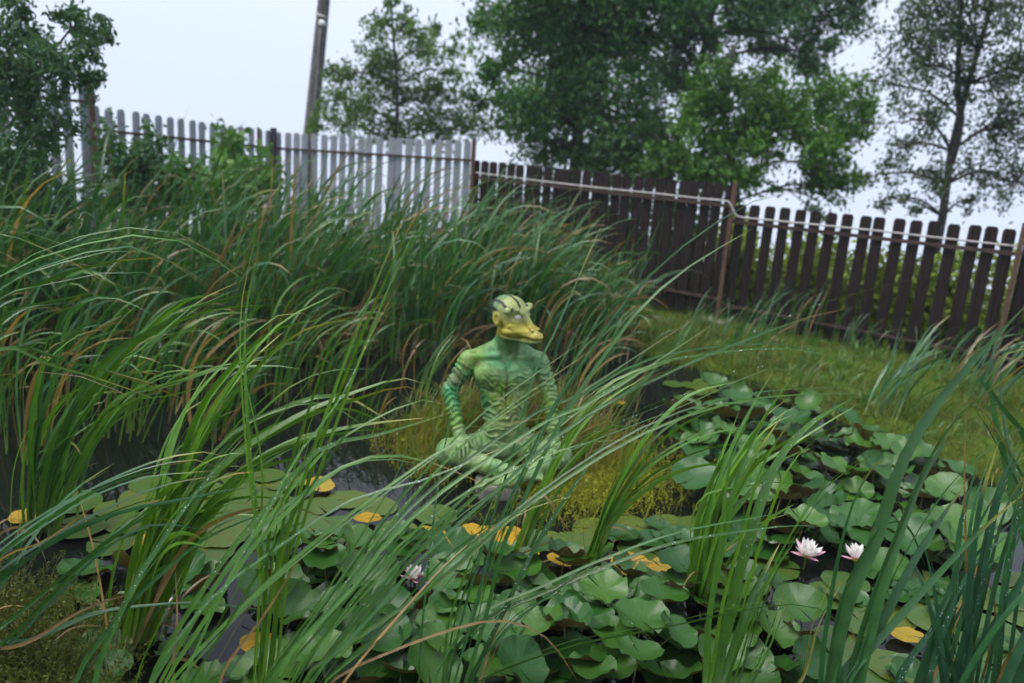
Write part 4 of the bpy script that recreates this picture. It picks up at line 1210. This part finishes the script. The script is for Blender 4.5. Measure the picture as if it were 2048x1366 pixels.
# ------------------------------------------------------------------ tufts: plants standing singly further off
def tuft(label, px_, py_, n_, ln, wd, az=0.0, th=(.1, .12), th1=(1.0, .3), sp_=.06, g1=G1, g2=G2, dry=.1, group='cattail tufts around the pond', z=0.0):
    w = at_z(px_, py_, z); b0 = np.array([w[0], w[1], max(gz_at(w[0], w[1]), -.02) - .01])
    root = empty('cattail_tuft', b0, label, 'cattail', group)
    N = 12
    for q in range(n_):
        r_ = b0 + np.array([*rng.normal(0, sp_, 2), 0])
        P = grow(r_[None], np.array([rng.normal(az, .5)]), np.array([rng.normal(*th)]), np.array([rng.normal(*th1)]), np.array([ln * rng.uniform(.6, 1.15)]), N, 1.7)[0]
        single_leaf(root, wander(P, .008), wd * rng.uniform(.7, 1.2), rng.uniform(-1.2, 1.2), rng.normal(0, .5), g1, g2, dry, .4)
    return root
FRESH = (.10, .22, .014)
BL1, BL2 = (.05, .14, .055), (.06, .15, .05)
tuft('slender tuft on the right bank before the brown fence post', 1480, 745, 26, .95, .014, .1, th1=(.95, .3), sp_=.12, g1=BL1, g2=BL2)
tuft('leaning tuft at the right bank edge beside the crowded pads', 1755, 850, 22, 1.0, .022, .1, (.35, .15), (1.3, .3), .09, g1=BL1, g2=BL2)
tuft('tuft growing from the bank at the right edge of view', 1960, 830, 20, .9, .02, .1, (.25, .15), (1.2, .3), .12, g1=BL1, g2=BL2)
tuft('green tuft in dark water directly behind the statue', 1165, 765, 24, .85, .018, .1, (.2, .2), (1.2, .3), .12, dry=.2)
tuft('green tuft in dark water just left of the statue', 850, 800, 20, .7, .016, .2, (.2, .2), (1.1, .3), .11, dry=.2)
tuft('bright tuft right of the statue on the islet edge', 1235, 815, 16, .7, .018, .15, (.3, .15), (1.1, .3), .08, dry=.2)
tuft('tuft of short leaves on the left rim of the islet', 745, 880, 12, .55, .012, .3, (.15, .2), (.9, .4), .06, dry=.3)
tuft('thin green tuft on the islet before the left knee of the statue', 905, 935, 14, .5, .011, .25, (.15, .2), (.9, .4), .07, dry=.2, g1=FRESH, g2=G1)
tuft('thin green tuft on the islet before the crossed feet of the statue', 1010, 955, 16, .5, .011, .2, (.2, .25), (.9, .4), .09, dry=.2, g1=FRESH, g2=G1)
tuft('thin green tuft on the islet before the right knee of the statue', 1115, 945, 16, .55, .012, .2, (.2, .2), (1.0, .4), .08, dry=.2, g1=FRESH, g2=G1)
tuft('upright tuft against the brown pickets right of their post', 1580, 690, 18, .7, .013, .15, (.12, .15), (1.0, .35), .1, g1=BL1, g2=BL2)
tuft('upright tuft against the brown pickets below the overhanging tree', 1690, 715, 14, .55, .012, .15, (.12, .15), (1.0, .35), .1, g1=BL1, g2=BL2)
tuft('upright tuft on the bank near the last brown pickets', 1900, 800, 20, .85, .017, .15, (.25, .15), (1.15, .35), .12, g1=BL1, g2=BL2)
tuft('upright tuft where the bank meets the far reeds', 1400, 690, 16, .6, .013, .15, (.15, .15), (1.1, .35), .1, g1=BL1, g2=BL2)
tuft('weedy tuft at the water edge of the right bank', 1600, 790, 14, .55, .012, .2, (.2, .2), (1.1, .4), .1, dry=.15)
tuft('small tuft on the right bank below the brown pickets', 1850, 760, 14, .5, .012, .2, (.2, .2), (1.1, .4), .1, dry=.15)
tuft('tuft at the shore behind the yellow pad and dark water', 1330, 730, 16, .65, .013, .2, (.2, .2), (1.1, .4), .1, dry=.2)
tuft('thin tuft rising from water under the reed bed', 660, 790, 18, .8, .016, .1, (.2, .2), (1.2, .3), .1)
tuft('dry brown tuft to the right of the statue head', 1150, 690, 22, .8, .014, .3, (.1, .2), (1.5, .5), .12, dry=.6)

# ------------------------------------------------------------------ cattail clumps in front: every leaf its own part
CLUMPS = {}
def clump(key, px_, py_, label, z=0.0, Y=None):
    w = at_z(px_, py_, z) if Y is None else at_y(px_, py_, Y)
    g = max(gz_at(w[0], w[1]), -.03)
    CLUMPS[key] = empty('cattail_clump', (w[0], w[1], g - .01), label, 'cattail', 'cattail clumps in the foreground')
    return CLUMPS[key]

def hero(key, pts, Y0, Y1, wpx, tau=None, dry=0.0, tip=.7, g1=G1, g2=G2, base=(.17, .24, .06), sib=2):
    """leaf of a clump through real points: photo pixels at depths going from Y0 to Y1, rooted at the clump"""
    root = CLUMPS[key]
    pts = list(pts); n_ = len(pts); W3 = []
    for q, (x, y) in enumerate(pts):
        Y = Y0 + (Y1 - Y0) * q / (n_ - 1)
        p_ = at_y(x, y, Y)
        if p_[2] < .0: p_ = at_z(x, y, .0)
        W3.append(p_)
    r_ = np.array(root.location)
    if W3[0][2] > .05:
        d_ = W3[1] - W3[0]; d_ /= np.linalg.norm(d_)
        rr_ = r_ + np.append(rng.normal(0, .03, 2), 0)
        W3 = [rr_, (rr_ + W3[0]) / 2 + np.array([0, 0, .06]) - d_ * .05] + W3
    P = wander(spline(W3, 20), .006)
    width = wpx / F * (Y0 + Y1) / 2 * .84
    if not dry:
        for k_ in range(sib):
            if random.random() < .25: continue
            a_, b_ = random.gauss(0, 26), random.gauss(8, 26); c0_, d0_ = random.gauss(0, 10), random.gauss(0, 8)
            cut_ = random.choice((0, 0, 1)) if n_ > 4 else 0
            p2 = [(x + c0_ + a_ * q / n_, y + (d0_ if q else 0) + b_ * (q / n_) ** 1.5) for q, (x, y) in enumerate(pts[:n_ - cut_])]
            dz = random.uniform(-.15, .2)
            hero(key, p2, Y0 + dz * .3, Y1 + dz, wpx * random.uniform(.45, .9), None, 0.0, tip, g1, g2, base, 0)
    tau = random.choice((-1, 1)) * random.uniform(.5, 1.1) if tau is None else tau
    lf = single_leaf(root, P, width, tau, random.gauss(0, .35), g1, g2, dry, tip, base)
    if sib and not dry and random.random() < .3:
        dv = np.array([v.co for v in lf.data.vertices]).reshape(-1, 3, 3); V_, F_ = [], []
        for k_ in range(34):
            i_ = random.randint(7, len(dv) - 4); t = random.random(); u = random.uniform(.1, .9)
            e0 = dv[i_] * (1 - t) + dv[i_ + 1] * t
            c_ = e0[0] * (1 - u) + e0[2] * u if False else (e0[0] * (1 - 2 * u) + e0[1] * 2 * u if u < .5 else e0[1] * (2 - 2 * u) + e0[2] * (2 * u - 1))
            r_ = random.uniform(.0009, .0024); b_ = len(V_)
            V_ += [c_ + r_ * np.array(d_) for d_ in ((1, 0, 0), (-1, 0, 0), (0, 1, 0), (0, -1, 0), (0, 0, 1), (0, 0, -1))]
            F_ += [[b_ + a2, b_ + b2, b_ + c2] for a2, b2, c2 in ((0, 2, 4), (2, 1, 4), (1, 3, 4), (3, 0, 4), (2, 0, 5), (1, 2, 5), (3, 1, 5), (0, 3, 5))]
        link('dewdrops', mesh_np('dewdrops', np.array(V_), np.array(F_)), M['dew'], lf)['kind'] = 'stuff'
    return lf

def fan(key, n_, ln, wd, az=0.0, th=(.25, .2), th1=(1.15, .35), sp_=.05, g1=G1, g2=G2, dry=.06, az_s=.45, power=1.6):
    root = CLUMPS[key]; b0 = np.array(root.location)
    for q in range(n_):
        r_ = b0 + np.array([*rng.normal(0, sp_, 2), 0])
        P = grow(r_[None], np.array([rng.normal(az, az_s)]), np.array([rng.normal(*th)]), np.array([rng.normal(*th1)]), np.array([ln * rng.uniform(.65, 1.15)]), 18, power)[0]
        single_leaf(root, wander(P, .012), wd * rng.uniform(.75, 1.25), rng.uniform(-1.2, 1.2), rng.normal(0, .5), g1, g2, dry, .6)

FR = (.10, .225, .012)          # bright fresh green
BB = (.030, .110, .040)          # dark blue green
BR = dict(dry=1.0, tip=0)
# --- far left
clump('L0', -260, 1000, 'cattail clump beyond the left edge, long blades arching in', 0)
for pts, w_ in (([(-20, 575), (128, 506), (256, 473), (366, 484), (439, 524), (509, 576)], 12), ([(-20, 600), (110, 528), (238, 496), (311, 510), (406, 570)], 12),
                ([(-30, 612), (92, 565), (176, 532), (311, 517), (388, 541)], 13), ([(-20, 700), (110, 722), (220, 748), (330, 784), (432, 825)], 15),
                ([(-20, 470), (60, 470), (150, 500), (250, 555), (300, 560)], 11), ([(-20, 650), (90, 610), (180, 590), (240, 610)], 12)):
    hero('L0', pts, 3.0, 3.3, w_, g1=G1, g2=BB)
hero('L0', [(-20, 757), (128, 751), (201, 770), (300, 817)], 2.9, 3.1, 11, **BR)
clump('L1', 80, 1062, 'upright cattail clump at the left edge standing in dark water')
for pts, w_ in (([(62, 1050), (70, 900), (110, 760), (139, 634), (198, 598), (256, 605), (311, 632)], 13), ([(75, 1055), (100, 900), (180, 790), (293, 667), (366, 605), (421, 590), (454, 590)], 16),
                ([(90, 1050), (130, 900), (230, 760), (330, 671), (403, 609), (491, 568)], 14), ([(85, 1050), (120, 880), (200, 740), (300, 675), (384, 634), (476, 612), (571, 607)], 16),
                ([(70, 1050), (60, 880), (75, 760), (110, 640)], 14), ([(95, 1050), (150, 920), (230, 800), (340, 770), (439, 740), (549, 733), (600, 738)], 14),
                ([(60, 1040), (80, 860), (90, 740), (160, 660), (220, 640)], 12), ([(95, 1050), (140, 940), (210, 830), (293, 766), (348, 744), (400, 745)], 12)):
    hero('L1', pts, 3.6, 3.5, w_, g1=FR, g2=G2)
fan('L1', 22, 1.15, .024, .1, (.15, .12), (1.5, .35), .07, FR, G2, .05, .5, 2.4)
# --- big bright clump left of centre
clump('B', 272, 1300, 'big bright green cattail clump left of centre, leaves fanning right')
for pts, w_ in (([(270, 1290), (319, 1093), (384, 850), (458, 740), (549, 660), (641, 640)], 18), ([(265, 1290), (300, 1090), (348, 860), (458, 720), (549, 640), (600, 627), (652, 649)], 18),
                ([(280, 1290), (340, 1060), (420, 860), (523, 730), (604, 664), (705, 634)], 18), ([(275, 1290), (330, 1080), (400, 870), (494, 722), (568, 638), (685, 578)], 18),
                ([(285, 1290), (340, 1120), (430, 930), (560, 790), (650, 745), (760, 740)], 18), ([(285, 1300), (350, 1100), (440, 940), (580, 840), (700, 790), (800, 760), (850, 770)], 18),
                ([(260, 1290), (290, 1120), (330, 950), (370, 820), (420, 730)], 16), ([(268, 1290), (300, 1120), (330, 960), (360, 860), (395, 800)], 15),
                ([(280, 1300), (330, 1130), (400, 970), (490, 860), (620, 800), (700, 800), (790, 850)], 17), ([(262, 1290), (275, 1130), (300, 980), (350, 850), (430, 790)], 16),
                ([(290, 1300), (370, 1120), (470, 960), (600, 880), (720, 850), (860, 838)], 17), ([(275, 1290), (310, 1100), (360, 940), (440, 800), (500, 720), (560, 690)], 16)):
    hero('B', pts, 2.75, 3.05, w_ * 1.05, g1=FR, g2=G1, base=(.24, .27, .06))
for pts in ([(275, 1280), (330, 1170), (380, 1085)], [(230, 1366), (210, 1220), (190, 1100), (150, 960)]):
    hero('B', pts, 2.7, 2.8, 12, **BR)
fan('B', 26, 1.15, .024, .12, (.2, .1), (1.55, .35), .06, FR, G1, .05, .5, 2.4)
# --- swept blades entering from the lower left
clump('S', -120, 1330, 'low swept cattail clump in the lower left corner')
for pts, w_ in (([(-10, 1110), (146, 1001), (293, 932), (403, 904), (462, 912)], 13), ([(-10, 1125), (110, 1042), (205, 987), (311, 950), (436, 937)], 12), ([(-10, 1150), (110, 1071), (220, 1016), (330, 972), (436, 950)], 13),
                ([(-10, 1170), (121, 1075), (256, 1023), (366, 1001), (476, 976), (557, 970)], 13), ([(-10, 1260), (120, 1160), (250, 1060), (330, 1010), (430, 985)], 14), ([(-10, 1190), (60, 1080), (140, 990), (230, 930)], 13),
                ([(-10, 1300), (100, 1190), (200, 1090), (300, 1040), (420, 1060)], 12), ([(60, 1280), (180, 1230), (300, 1210), (420, 1203), (560, 1222)], 10)):
    hero('S', pts, 2.45, 2.6, w_, g1=BB, g2=G2)
for pts in ([(0, 1120), (90, 1080), (180, 1020), (210, 1000)], [(40, 1290), (160, 1220), (260, 1190), (300, 1195)]):
    hero('S', pts, 2.4, 2.5, 10, **BR)
# --- long diagonals from the lower left towards the statue
clump('D', 300, 1440, 'cattail clump at the bottom left with long blades crossing to the statue', 0, 2.2)
for pts, Y, w_ in (([(440, 1240), (564, 1000), (693, 787), (751, 732), (900, 609), (1012, 543)], (1.75, 1.6), 19), ([(460, 1240), (600, 1000), (720, 820), (800, 740), (920, 640), (985, 590)], (1.8, 1.7), 11),
                   ([(300, 1366), (366, 1240), (460, 1100), (560, 985), (640, 900), (760, 870), (905, 822)], (2.3, 2.5), 20), ([(330, 1366), (403, 1250), (500, 1100), (600, 1000), (700, 930), (800, 915), (900, 940), (1020, 990)], (2.3, 2.5), 20),
                   ([(320, 1366), (430, 1180), (560, 1010), (650, 900), (760, 830), (850, 800), (890, 812)], (2.4, 2.6), 16), ([(271, 1366), (330, 1232), (403, 1104), (476, 976), (540, 860), (620, 760), (750, 575)], (2.3, 2.4), 13),
                   ([(366, 1366), (458, 1159), (531, 1031), (600, 905), (680, 800), (745, 660), (800, 560)], (2.2, 2.3), 15), ([(190, 1366), (256, 1196), (319, 1093), (400, 980), (494, 866)], (2.3, 2.5), 20),
                   ([(300, 1366), (420, 1200), (560, 1090), (700, 1000), (850, 960), (1000, 900), (1090, 860)], (2.1, 2.3), 13), ([(150, 1366), (240, 1230), (330, 1140), (420, 1070), (560, 1010)], (2.3, 2.5), 16),
                   ([(340, 1366), (500, 1200), (640, 1080), (800, 960), (920, 880), (1050, 838), (1100, 830)], (2.1, 2.4), 14)):
    hero('D', pts, *Y, w_ * .75, g1=G1, g2=G2, sib=0 if Y[0] < 2 else 1)
clump('E', 470, 1440, 'cattail clump at the bottom with thin upright blades', 0, 2.3)
for pts, Y, w_ in (([(524, 1366), (531, 1195), (542, 1049), (586, 921), (640, 760), (700, 560)], (2.45, 2.6), 11), ([(505, 1366), (515, 1200), (520, 1040), (520, 900), (465, 640)], (2.5, 2.8), 9), ([(515, 1366), (525, 1150), (500, 900), (494, 640), (525, 477)], (2.45, 2.7), 10),
                   ([(540, 1366), (560, 1190), (600, 1030), (650, 870), (735, 640), (835, 410)], (2.4, 2.6), 12), ([(520, 1366), (545, 1180), (575, 1000), (620, 830)], (2.5, 2.6), 10)):
    hero('E', pts, *Y, w_, g1=FR, g2=G1)
for pts in ([(414, 1366), (513, 1195), (593, 1082)], [(447, 1338), (531, 1225), (622, 1086)], [(350, 1366), (357, 1240), (349, 1120)]):
    hero('E', pts, 2.3, 2.45, 8, **BR)
# --- long diagonals through the middle
clump('M', 620, 1450, 'cattail clump at the bottom middle, a sheaf of straight diagonal blades', 0, 2.15)
for pts, Y, w_ in (([(560, 1366), (700, 1160), (810, 1012), (956, 860), (1080, 770), (1200, 690)], (2.1, 2.3), 11), ([(540, 1366), (700, 1185), (773, 1086), (876, 987), (993, 903), (1110, 830), (1200, 795), (1440, 640)], (2.0, 2.4), 15),
                   ([(600, 1366), (737, 1261), (883, 1159), (1011, 1042), (1139, 950), (1286, 866), (1450, 810), (1600, 790), (1757, 785)], (2.1, 2.6), 14), ([(580, 1366), (700, 1210), (800, 1090), (920, 990), (1040, 930), (1180, 880), (1300, 885)], (2.2, 2.4), 11),
                   ([(640, 1366), (760, 1230), (860, 1110), (980, 1000), (1150, 850), (1240, 795), (1340, 742), (1430, 700), (1505, 666), (1597, 628), (1681, 596), (1751, 578), (1843, 552)], (2.0, 2.2), 15),
                   ([(620, 1366), (720, 1240), (840, 1100), (960, 980), (1060, 900), (1180, 800), (1300, 735), (1400, 712), (1550, 699), (1640, 707), (1697, 729)], (2.2, 2.8), 13),
                   ([(560, 1366), (660, 1240), (760, 1120), (850, 1010), (940, 930)], (2.2, 2.3), 10), ([(590, 1366), (690, 1230), (790, 1130), (900, 1050), (960, 1030)], (2.15, 2.3), 9), ([(530, 1366), (640, 1220), (740, 1080), (820, 960), (880, 850)], (2.25, 2.4), 11),
                   ([(660, 1366), (760, 1280), (870, 1200), (960, 1090), (1060, 1010), (1180, 990)], (2.1, 2.2), 9), ([(650, 1366), (780, 1250), (900, 1120), (1040, 1020), (1140, 990)], (2.2, 2.3), 12),
                   ([(620, 1366), (740, 1200), (860, 1070), (1000, 960), (1150, 880), (1320, 810), (1500, 730), (1580, 752), (1632, 772)], (2.3, 2.9), 11)):
    hero('M', pts, *Y, w_ * .68, g1=G1, g2=G2, tip=.5)
for pts, w_ in (([(700, 1346), (865, 1155), (975, 1053)], 7), ([(660, 1366), (792, 1298), (938, 1249), (1019, 1245), (1095, 1280), (1158, 1366)], 7), ([(700, 1346), (800, 1220), (920, 1100)], 7)):
    hero('M', pts, 2.1, 2.3, w_, **BR)
clump('N', 905, 1450, 'cattail clump at the bottom centre with steep dark blades', 0, 2.3)
for pts, Y, w_ in (([(898, 1366), (927, 1232), (971, 1086), (1012, 960), (1067, 755), (1107, 669), (1160, 540), (1203, 440)], (2.4, 2.7), 16),
                   ([(920, 1366), (964, 1214), (993, 1086), (1048, 957), (1110, 820), (1187, 700), (1280, 572), (1328, 530), (1383, 479), (1500, 402), (1590, 375)], (2.3, 2.5), 17),
                   ([(910, 1366), (950, 1200), (1000, 1050), (1070, 900), (1110, 840)], (2.4, 2.6), 14), ([(890, 1366), (905, 1240), (960, 1090), (1000, 980), (1030, 900)], (2.5, 2.6), 12),
                   ([(839, 1366), (857, 1140), (877, 960), (901, 826), (923, 746), (957, 681)], (2.6, 2.8), 9), ([(940, 1366), (1000, 1240), (1080, 1080), (1180, 930), (1240, 850)], (2.4, 2.6), 15),
                   ([(950, 1366), (1121, 1298), (1249, 1272), (1348, 1254), (1458, 1228), (1568, 1208), (1641, 1217), (1707, 1265)], (2.35, 2.5), 11), ([(880, 1366), (956, 1247), (1103, 1177), (1213, 1130), (1352, 1086), (1494, 1066), (1586, 1055), (1656, 1055)], (2.4, 2.7), 13),
                   ([(940, 1366), (1040, 1230), (1088, 1182), (1158, 1181), (1231, 1218), (1322, 1298)], (2.4, 2.5), 8), ([(930, 1366), (1010, 1260), (1100, 1190), (1200, 1120)], (2.4, 2.5), 9)):
    hero('N', pts, *Y, w_ * .82, g1=G1, g2=BB)
for pts in ([(967, 1366), (1011, 1254), (1048, 1185), (1158, 1082), (1231, 1045)], [(960, 1366), (990, 1270), (1035, 1180)]):
    hero('N', pts, 2.4, 2.6, 7, **BR)
# --- clumps standing among the pads
clump('G', 1035, 1108, 'yellow green cattail sheaf rising in front of the statue islet')
for pts, w_ in (([(1033, 1108), (1066, 1023), (1103, 939), (1150, 850), (1220, 770), (1330, 720)], 16), ([(1040, 1108), (1080, 1010), (1130, 900), (1200, 800), (1290, 740)], 15), ([(1045, 1105), (1090, 1000), (1150, 920), (1230, 850), (1300, 885)], 12)):
    hero('G', pts, 3.55, 3.6, w_, g1=FR, g2=(.10, .2, .03), base=(.32, .30, .06))
for pts in ([(1036, 1108), (1070, 1010), (1090, 990), (1150, 1080)], [(1045, 1106), (1100, 1085), (1160, 1112)]):
    hero('G', pts, 3.5, 3.5, 8, **BR)
clump('H', 1180, 1122, 'bright sheaf of cattail leaves right of centre among flat pads')
for pts, w_ in (([(1176, 1122), (1202, 1042), (1242, 957), (1300, 866), (1380, 790), (1480, 760)], 20), ([(1180, 1122), (1210, 1040), (1255, 950), (1330, 860), (1440, 800)], 18), ([(1172, 1122), (1195, 1050), (1228, 960), (1270, 880), (1330, 820)], 16),
                ([(1184, 1120), (1222, 1030), (1290, 940), (1390, 880), (1500, 850)], 15), ([(1178, 1120), (1205, 1020), (1240, 930), (1260, 850), (1300, 760)], 14), ([(1185, 1118), (1230, 1040), (1320, 960), (1420, 930), (1500, 950)], 13)):
    hero('H', pts, 3.5, 3.6, w_ * .95, g1=FR, g2=(.08, .2, .03), base=(.30, .32, .06))
for pts in ([(1172, 1120), (1168, 1040), (1180, 1012)], [(1190, 1120), (1230, 1030), (1245, 1008), (1290, 1020), (1345, 1100)], [(1195, 1120), (1215, 1070), (1225, 1040)]):
    hero('H', pts, 3.5, 3.5, 7, **BR)
clump('I', 1388, 1195, 'tall fresh cattail clump standing between the two crowds of lily pads')
for pts, w_ in (([(1383, 1195), (1395, 1060), (1403, 1020), (1440, 930), (1500, 840)], 15), ([(1388, 1195), (1410, 1060), (1450, 930), (1500, 820), (1545, 745)], 15), ([(1392, 1195), (1425, 1050), (1480, 920), (1550, 810), (1590, 752)], 15),
                ([(1398, 1195), (1440, 1050), (1510, 930), (1580, 880), (1650, 835), (1728, 788)], 17), ([(1386, 1195), (1402, 1080), (1430, 960), (1460, 860)], 13), ([(1395, 1195), (1430, 1080), (1500, 980), (1560, 920), (1624, 896)], 14),
                ([(1390, 1195), (1415, 1080), (1460, 960), (1540, 850), (1600, 810)], 14), ([(1380, 1190), (1390, 1070), (1420, 1000), (1480, 975), (1560, 965), (1640, 980)], 11)):
    hero('I', pts, 3.3, 3.4, w_, g1=FR, g2=(.075, .2, .03), base=(.22, .28, .06))
fan('I', 8, .7, .02, .2, (.2, .1), (.7, .3), .035, FR, G1, 0)
clump('J', 1425, 1430, 'cattail clump at the bottom right of centre, bright broad blades', 0, 2.5)
for pts, w_ in (([(1410, 1366), (1421, 1214), (1450, 1067), (1476, 939), (1530, 830)], 17), ([(1432, 1366), (1461, 1214), (1513, 1031), (1557, 921), (1620, 850), (1700, 800)], 26), ([(1469, 1366), (1505, 1250), (1553, 1130), (1604, 1042), (1659, 972), (1784, 881)], 24),
                ([(1494, 1366), (1531, 1287), (1575, 1166)], 17), ([(1440, 1366), (1490, 1220), (1530, 1140), (1562, 1083)], 19)):
    hero('J', pts, 2.7, 2.9, w_, g1=FR, g2=(.07, .19, .03))
hero('J', [(1601, 1366), (1626, 1250), (1667, 1155)], 2.7, 2.8, 9, g1=(.16, .18, .04), g2=(.2, .2, .05))
# --- right foreground
clump('K', 1690, 1440, 'big cattail clump at lower right with broad blue green blades', 0, 2.35)
for pts, w_ in (([(1641, 1366), (1663, 1196), (1700, 1020), (1747, 928), (1782, 919)], 24), ([(1667, 1366), (1696, 1214), (1751, 1086), (1798, 939), (1850, 840), (1920, 750), (2060, 600)], 36), ([(1700, 1366), (1743, 1214), (1806, 1049), (1861, 921), (1930, 820), (2060, 720)], 38),
                ([(1678, 1366), (1751, 1269), (1824, 1130), (1880, 1040), (1941, 957)], 28), ([(1690, 1366), (1790, 1240), (1880, 1140), (1960, 1060), (2060, 980)], 24), ([(1720, 1366), (1760, 1190), (1800, 1060), (1840, 960), (1890, 880), (1900, 850)], 30),
                ([(1665, 1366), (1700, 1220), (1730, 1110), (1760, 1050)], 22), ([(1710, 1366), (1770, 1200), (1850, 1050), (1940, 930), (2060, 840)], 26), ([(1655, 1366), (1690, 1190), (1760, 1060), (1806, 1042), (1830, 1080), (1850, 1130)], 16)):
    hero('K', pts, 2.3, 2.4, w_ * .85, sib=0, g1=BB, g2=G2, tau=random.choice((-1.0, 1.0)))
hero('K', [(1690, 1366), (1712, 1300), (1690, 1230)], 2.4, 2.4, 8, **BR)
clump('R', 1930, 1440, 'dark dense cattail clump filling the lower right corner', 0, 2.4)
for pts, w_ in (([(1897, 1366), (1915, 1195), (1926, 1042), (1960, 900)], 20), ([(1798, 1366), (1871, 1243), (1908, 1173)], 18), ([(1886, 1366), (1853, 1195), (1817, 1086)], 18), ([(1950, 1366), (1990, 1150), (2060, 950)], 22), ([(1920, 1366), (1960, 1180), (2000, 1000), (2060, 880)], 22),
                ([(1860, 1366), (1900, 1230), (1960, 1120), (2060, 1040)], 20), ([(1990, 1366), (2010, 1180), (2040, 1000), (2060, 900)], 22), ([(1935, 1366), (1940, 1180), (1960, 1010), (2000, 880)], 18), ([(1910, 1366), (1880, 1260), (1880, 1180)], 14)):
    hero('R', pts, 2.45, 2.5, w_, g1=BB, g2=(.03, .1, .05), base=(.08, .15, .04))
for pts in ([(1945, 1366), (1935, 1150), (1930, 950), (1935, 820)], [(1960, 1366), (1990, 1220), (1960, 1130), (1935, 1118), (1925, 1150)]):
    hero('R', pts, 2.5, 2.5, 8, **BR)
fan('R', 18, 1.0, .03, .15, (.12, .12), (.6, .3), .10, BB, (.03, .1, .05), .05)
clump('T', 2130, 1240, 'cattail clump at the right edge with tall curling blades', 0)
for pts, w_ in (([(2060, 1100), (2020, 950), (1990, 820), (1985, 730), (2030, 700), (2060, 720)], 24), ([(2060, 900), (1990, 800), (1960, 760), (2010, 690), (2060, 690)], 18), ([(2060, 1000), (2000, 870), (1960, 810), (1930, 800)], 16)):
    hero('T', pts, 2.8, 2.8, w_, g1=BB, g2=G2)
fan('T', 16, 1.2, .028, .1, (.05, .15), (.7, .3), .1, BB, G2, .06)
for kk in ('L1', 'B', 'G', 'H', 'I', 'S', 'T', 'R'):
    fan(kk, 7, .5, .014, .2, (.7, .4), (2.1, .4), .07, dry=1.0, az_s=1.4)
# --- middle distance left: clumps between the front plants and the far reed bed
for q, (x, y, lab) in enumerate(((60, 900, 'cattail clump behind the left edge clump, before the reed bed'), (240, 870, 'cattail clump in dark water left of the open water'), (-60, 860, 'cattail clump reaching in at the left edge of the reed bed'),
                                 (380, 820, 'cattail clump at the near rim of the far reed bed'), (560, 800, 'cattail clump in front of the dark hollow of the reed bed'), (150, 800, 'cattail clump half merged with the reed bed at left'), (690, 775, 'cattail clump at the right end of the dark hollow, left of the statue'), (300, 790, 'cattail clump behind the water between two others at left'), (460, 880, 'cattail clump standing in the open water left of the islet'))):
    clump('W%d' % q, x, y, lab)
    fan('W%d' % q, 24, 1.25 if q < 6 else .95, .021, .05, (.12, .15), (1.65, .35), .12, FR if q in (1, 4) else G1, BB, .12, .5, 2.3)

# ------------------------------------------------------------------ labels that single out the lily pads
bpy.context.view_layer.update()
marks = [((1612, 1105), 'the white water lily'), ((1722, 1118), 'the pink water lily'), ((828, 1150), 'the small white lily'), ((318, 1215), 'the half hidden lily'),
         ((1000, 1075), 'the golden yellow pad'), ((1395, 1150), 'the tall fresh leaf clump'), ((1180, 1110), 'the bright leaf sheaf'), ((930, 1300), 'the steep dark blades'),
         ((1450, 1330), 'the broad bright blades'), ((1700, 1300), 'the broad blue green blades'), ((1900, 1300), 'the corner cattails'), ((1755, 850), 'the leaning bank tuft'),
         ((530, 1280), 'the thin upright blades'), ((310, 1080), 'the big bright clump'), ((1480, 780), 'the slender bank tuft'), ((700, 1020), 'the islet water gap'),
         ((1330, 960), 'the olive water weed'), ((1600, 920), 'the middle of the right crowd'), ((1200, 1250), 'the arching brown blade'), ((700, 1200), 'the diagonal sheaf'), ((80, 1040), 'the left edge clump')]
buck = {}
for o_ in [q for q in scene.objects if q.name.startswith('lily_pad') and q.get('group')]:
    p_ = pix(np.array(o_.location)); dd_ = [math.hypot(p_[0] - m_[0][0], (p_[1] - m_[0][1]) * 1.6) for m_ in marks]
    i_ = int(np.argmin(dd_)); dx, dy = p_[0] - marks[i_][0][0], (p_[1] - marks[i_][0][1]) * 1.6
    side = ('right of' if dx > 0 else 'left of') if abs(dx) > abs(dy) else ('below' if dy > 0 else 'above')
    look = 'flat green' if 'flat' in o_.data.name else 'wavy green'
    buck.setdefault((i_, side, look), []).append((dd_[i_], o_))
ORD = ['nearest', 'second', 'third', 'fourth', 'fifth', 'sixth', 'seventh', 'eighth', 'ninth', 'tenth', 'eleventh', 'twelfth', 'thirteenth', 'fourteenth', 'fifteenth', 'sixteenth', 'seventeenth', 'eighteenth', 'nineteenth', 'twentieth']
for (i_, side, look), lst in buck.items():
    for k_, (_, o_) in enumerate(sorted(lst, key=lambda t: t[0])):
        o_['label'] = '%s lily pad, %s one %s %s' % (look, ORD[k_] if k_ < 20 else 'outermost', side, marks[i_][1])

# ------------------------------------------------------------------ misty air
hz = MB().box((0, 0, -4.5), (246, 246, 29)).mesh('haze')
mt, n, l, o = new_mat('haze')
pv = n.new('ShaderNodeVolumePrincipled')
pv.inputs['Color'].default_value = (.72, .86, 1, 1); pv.inputs['Density'].default_value = HAZE
l.new(pv.outputs[0], o.inputs['Volume'])
tag(link('haze', hz, mt), 'thin pale morning mist filling the air', 'haze', kind='stuff')
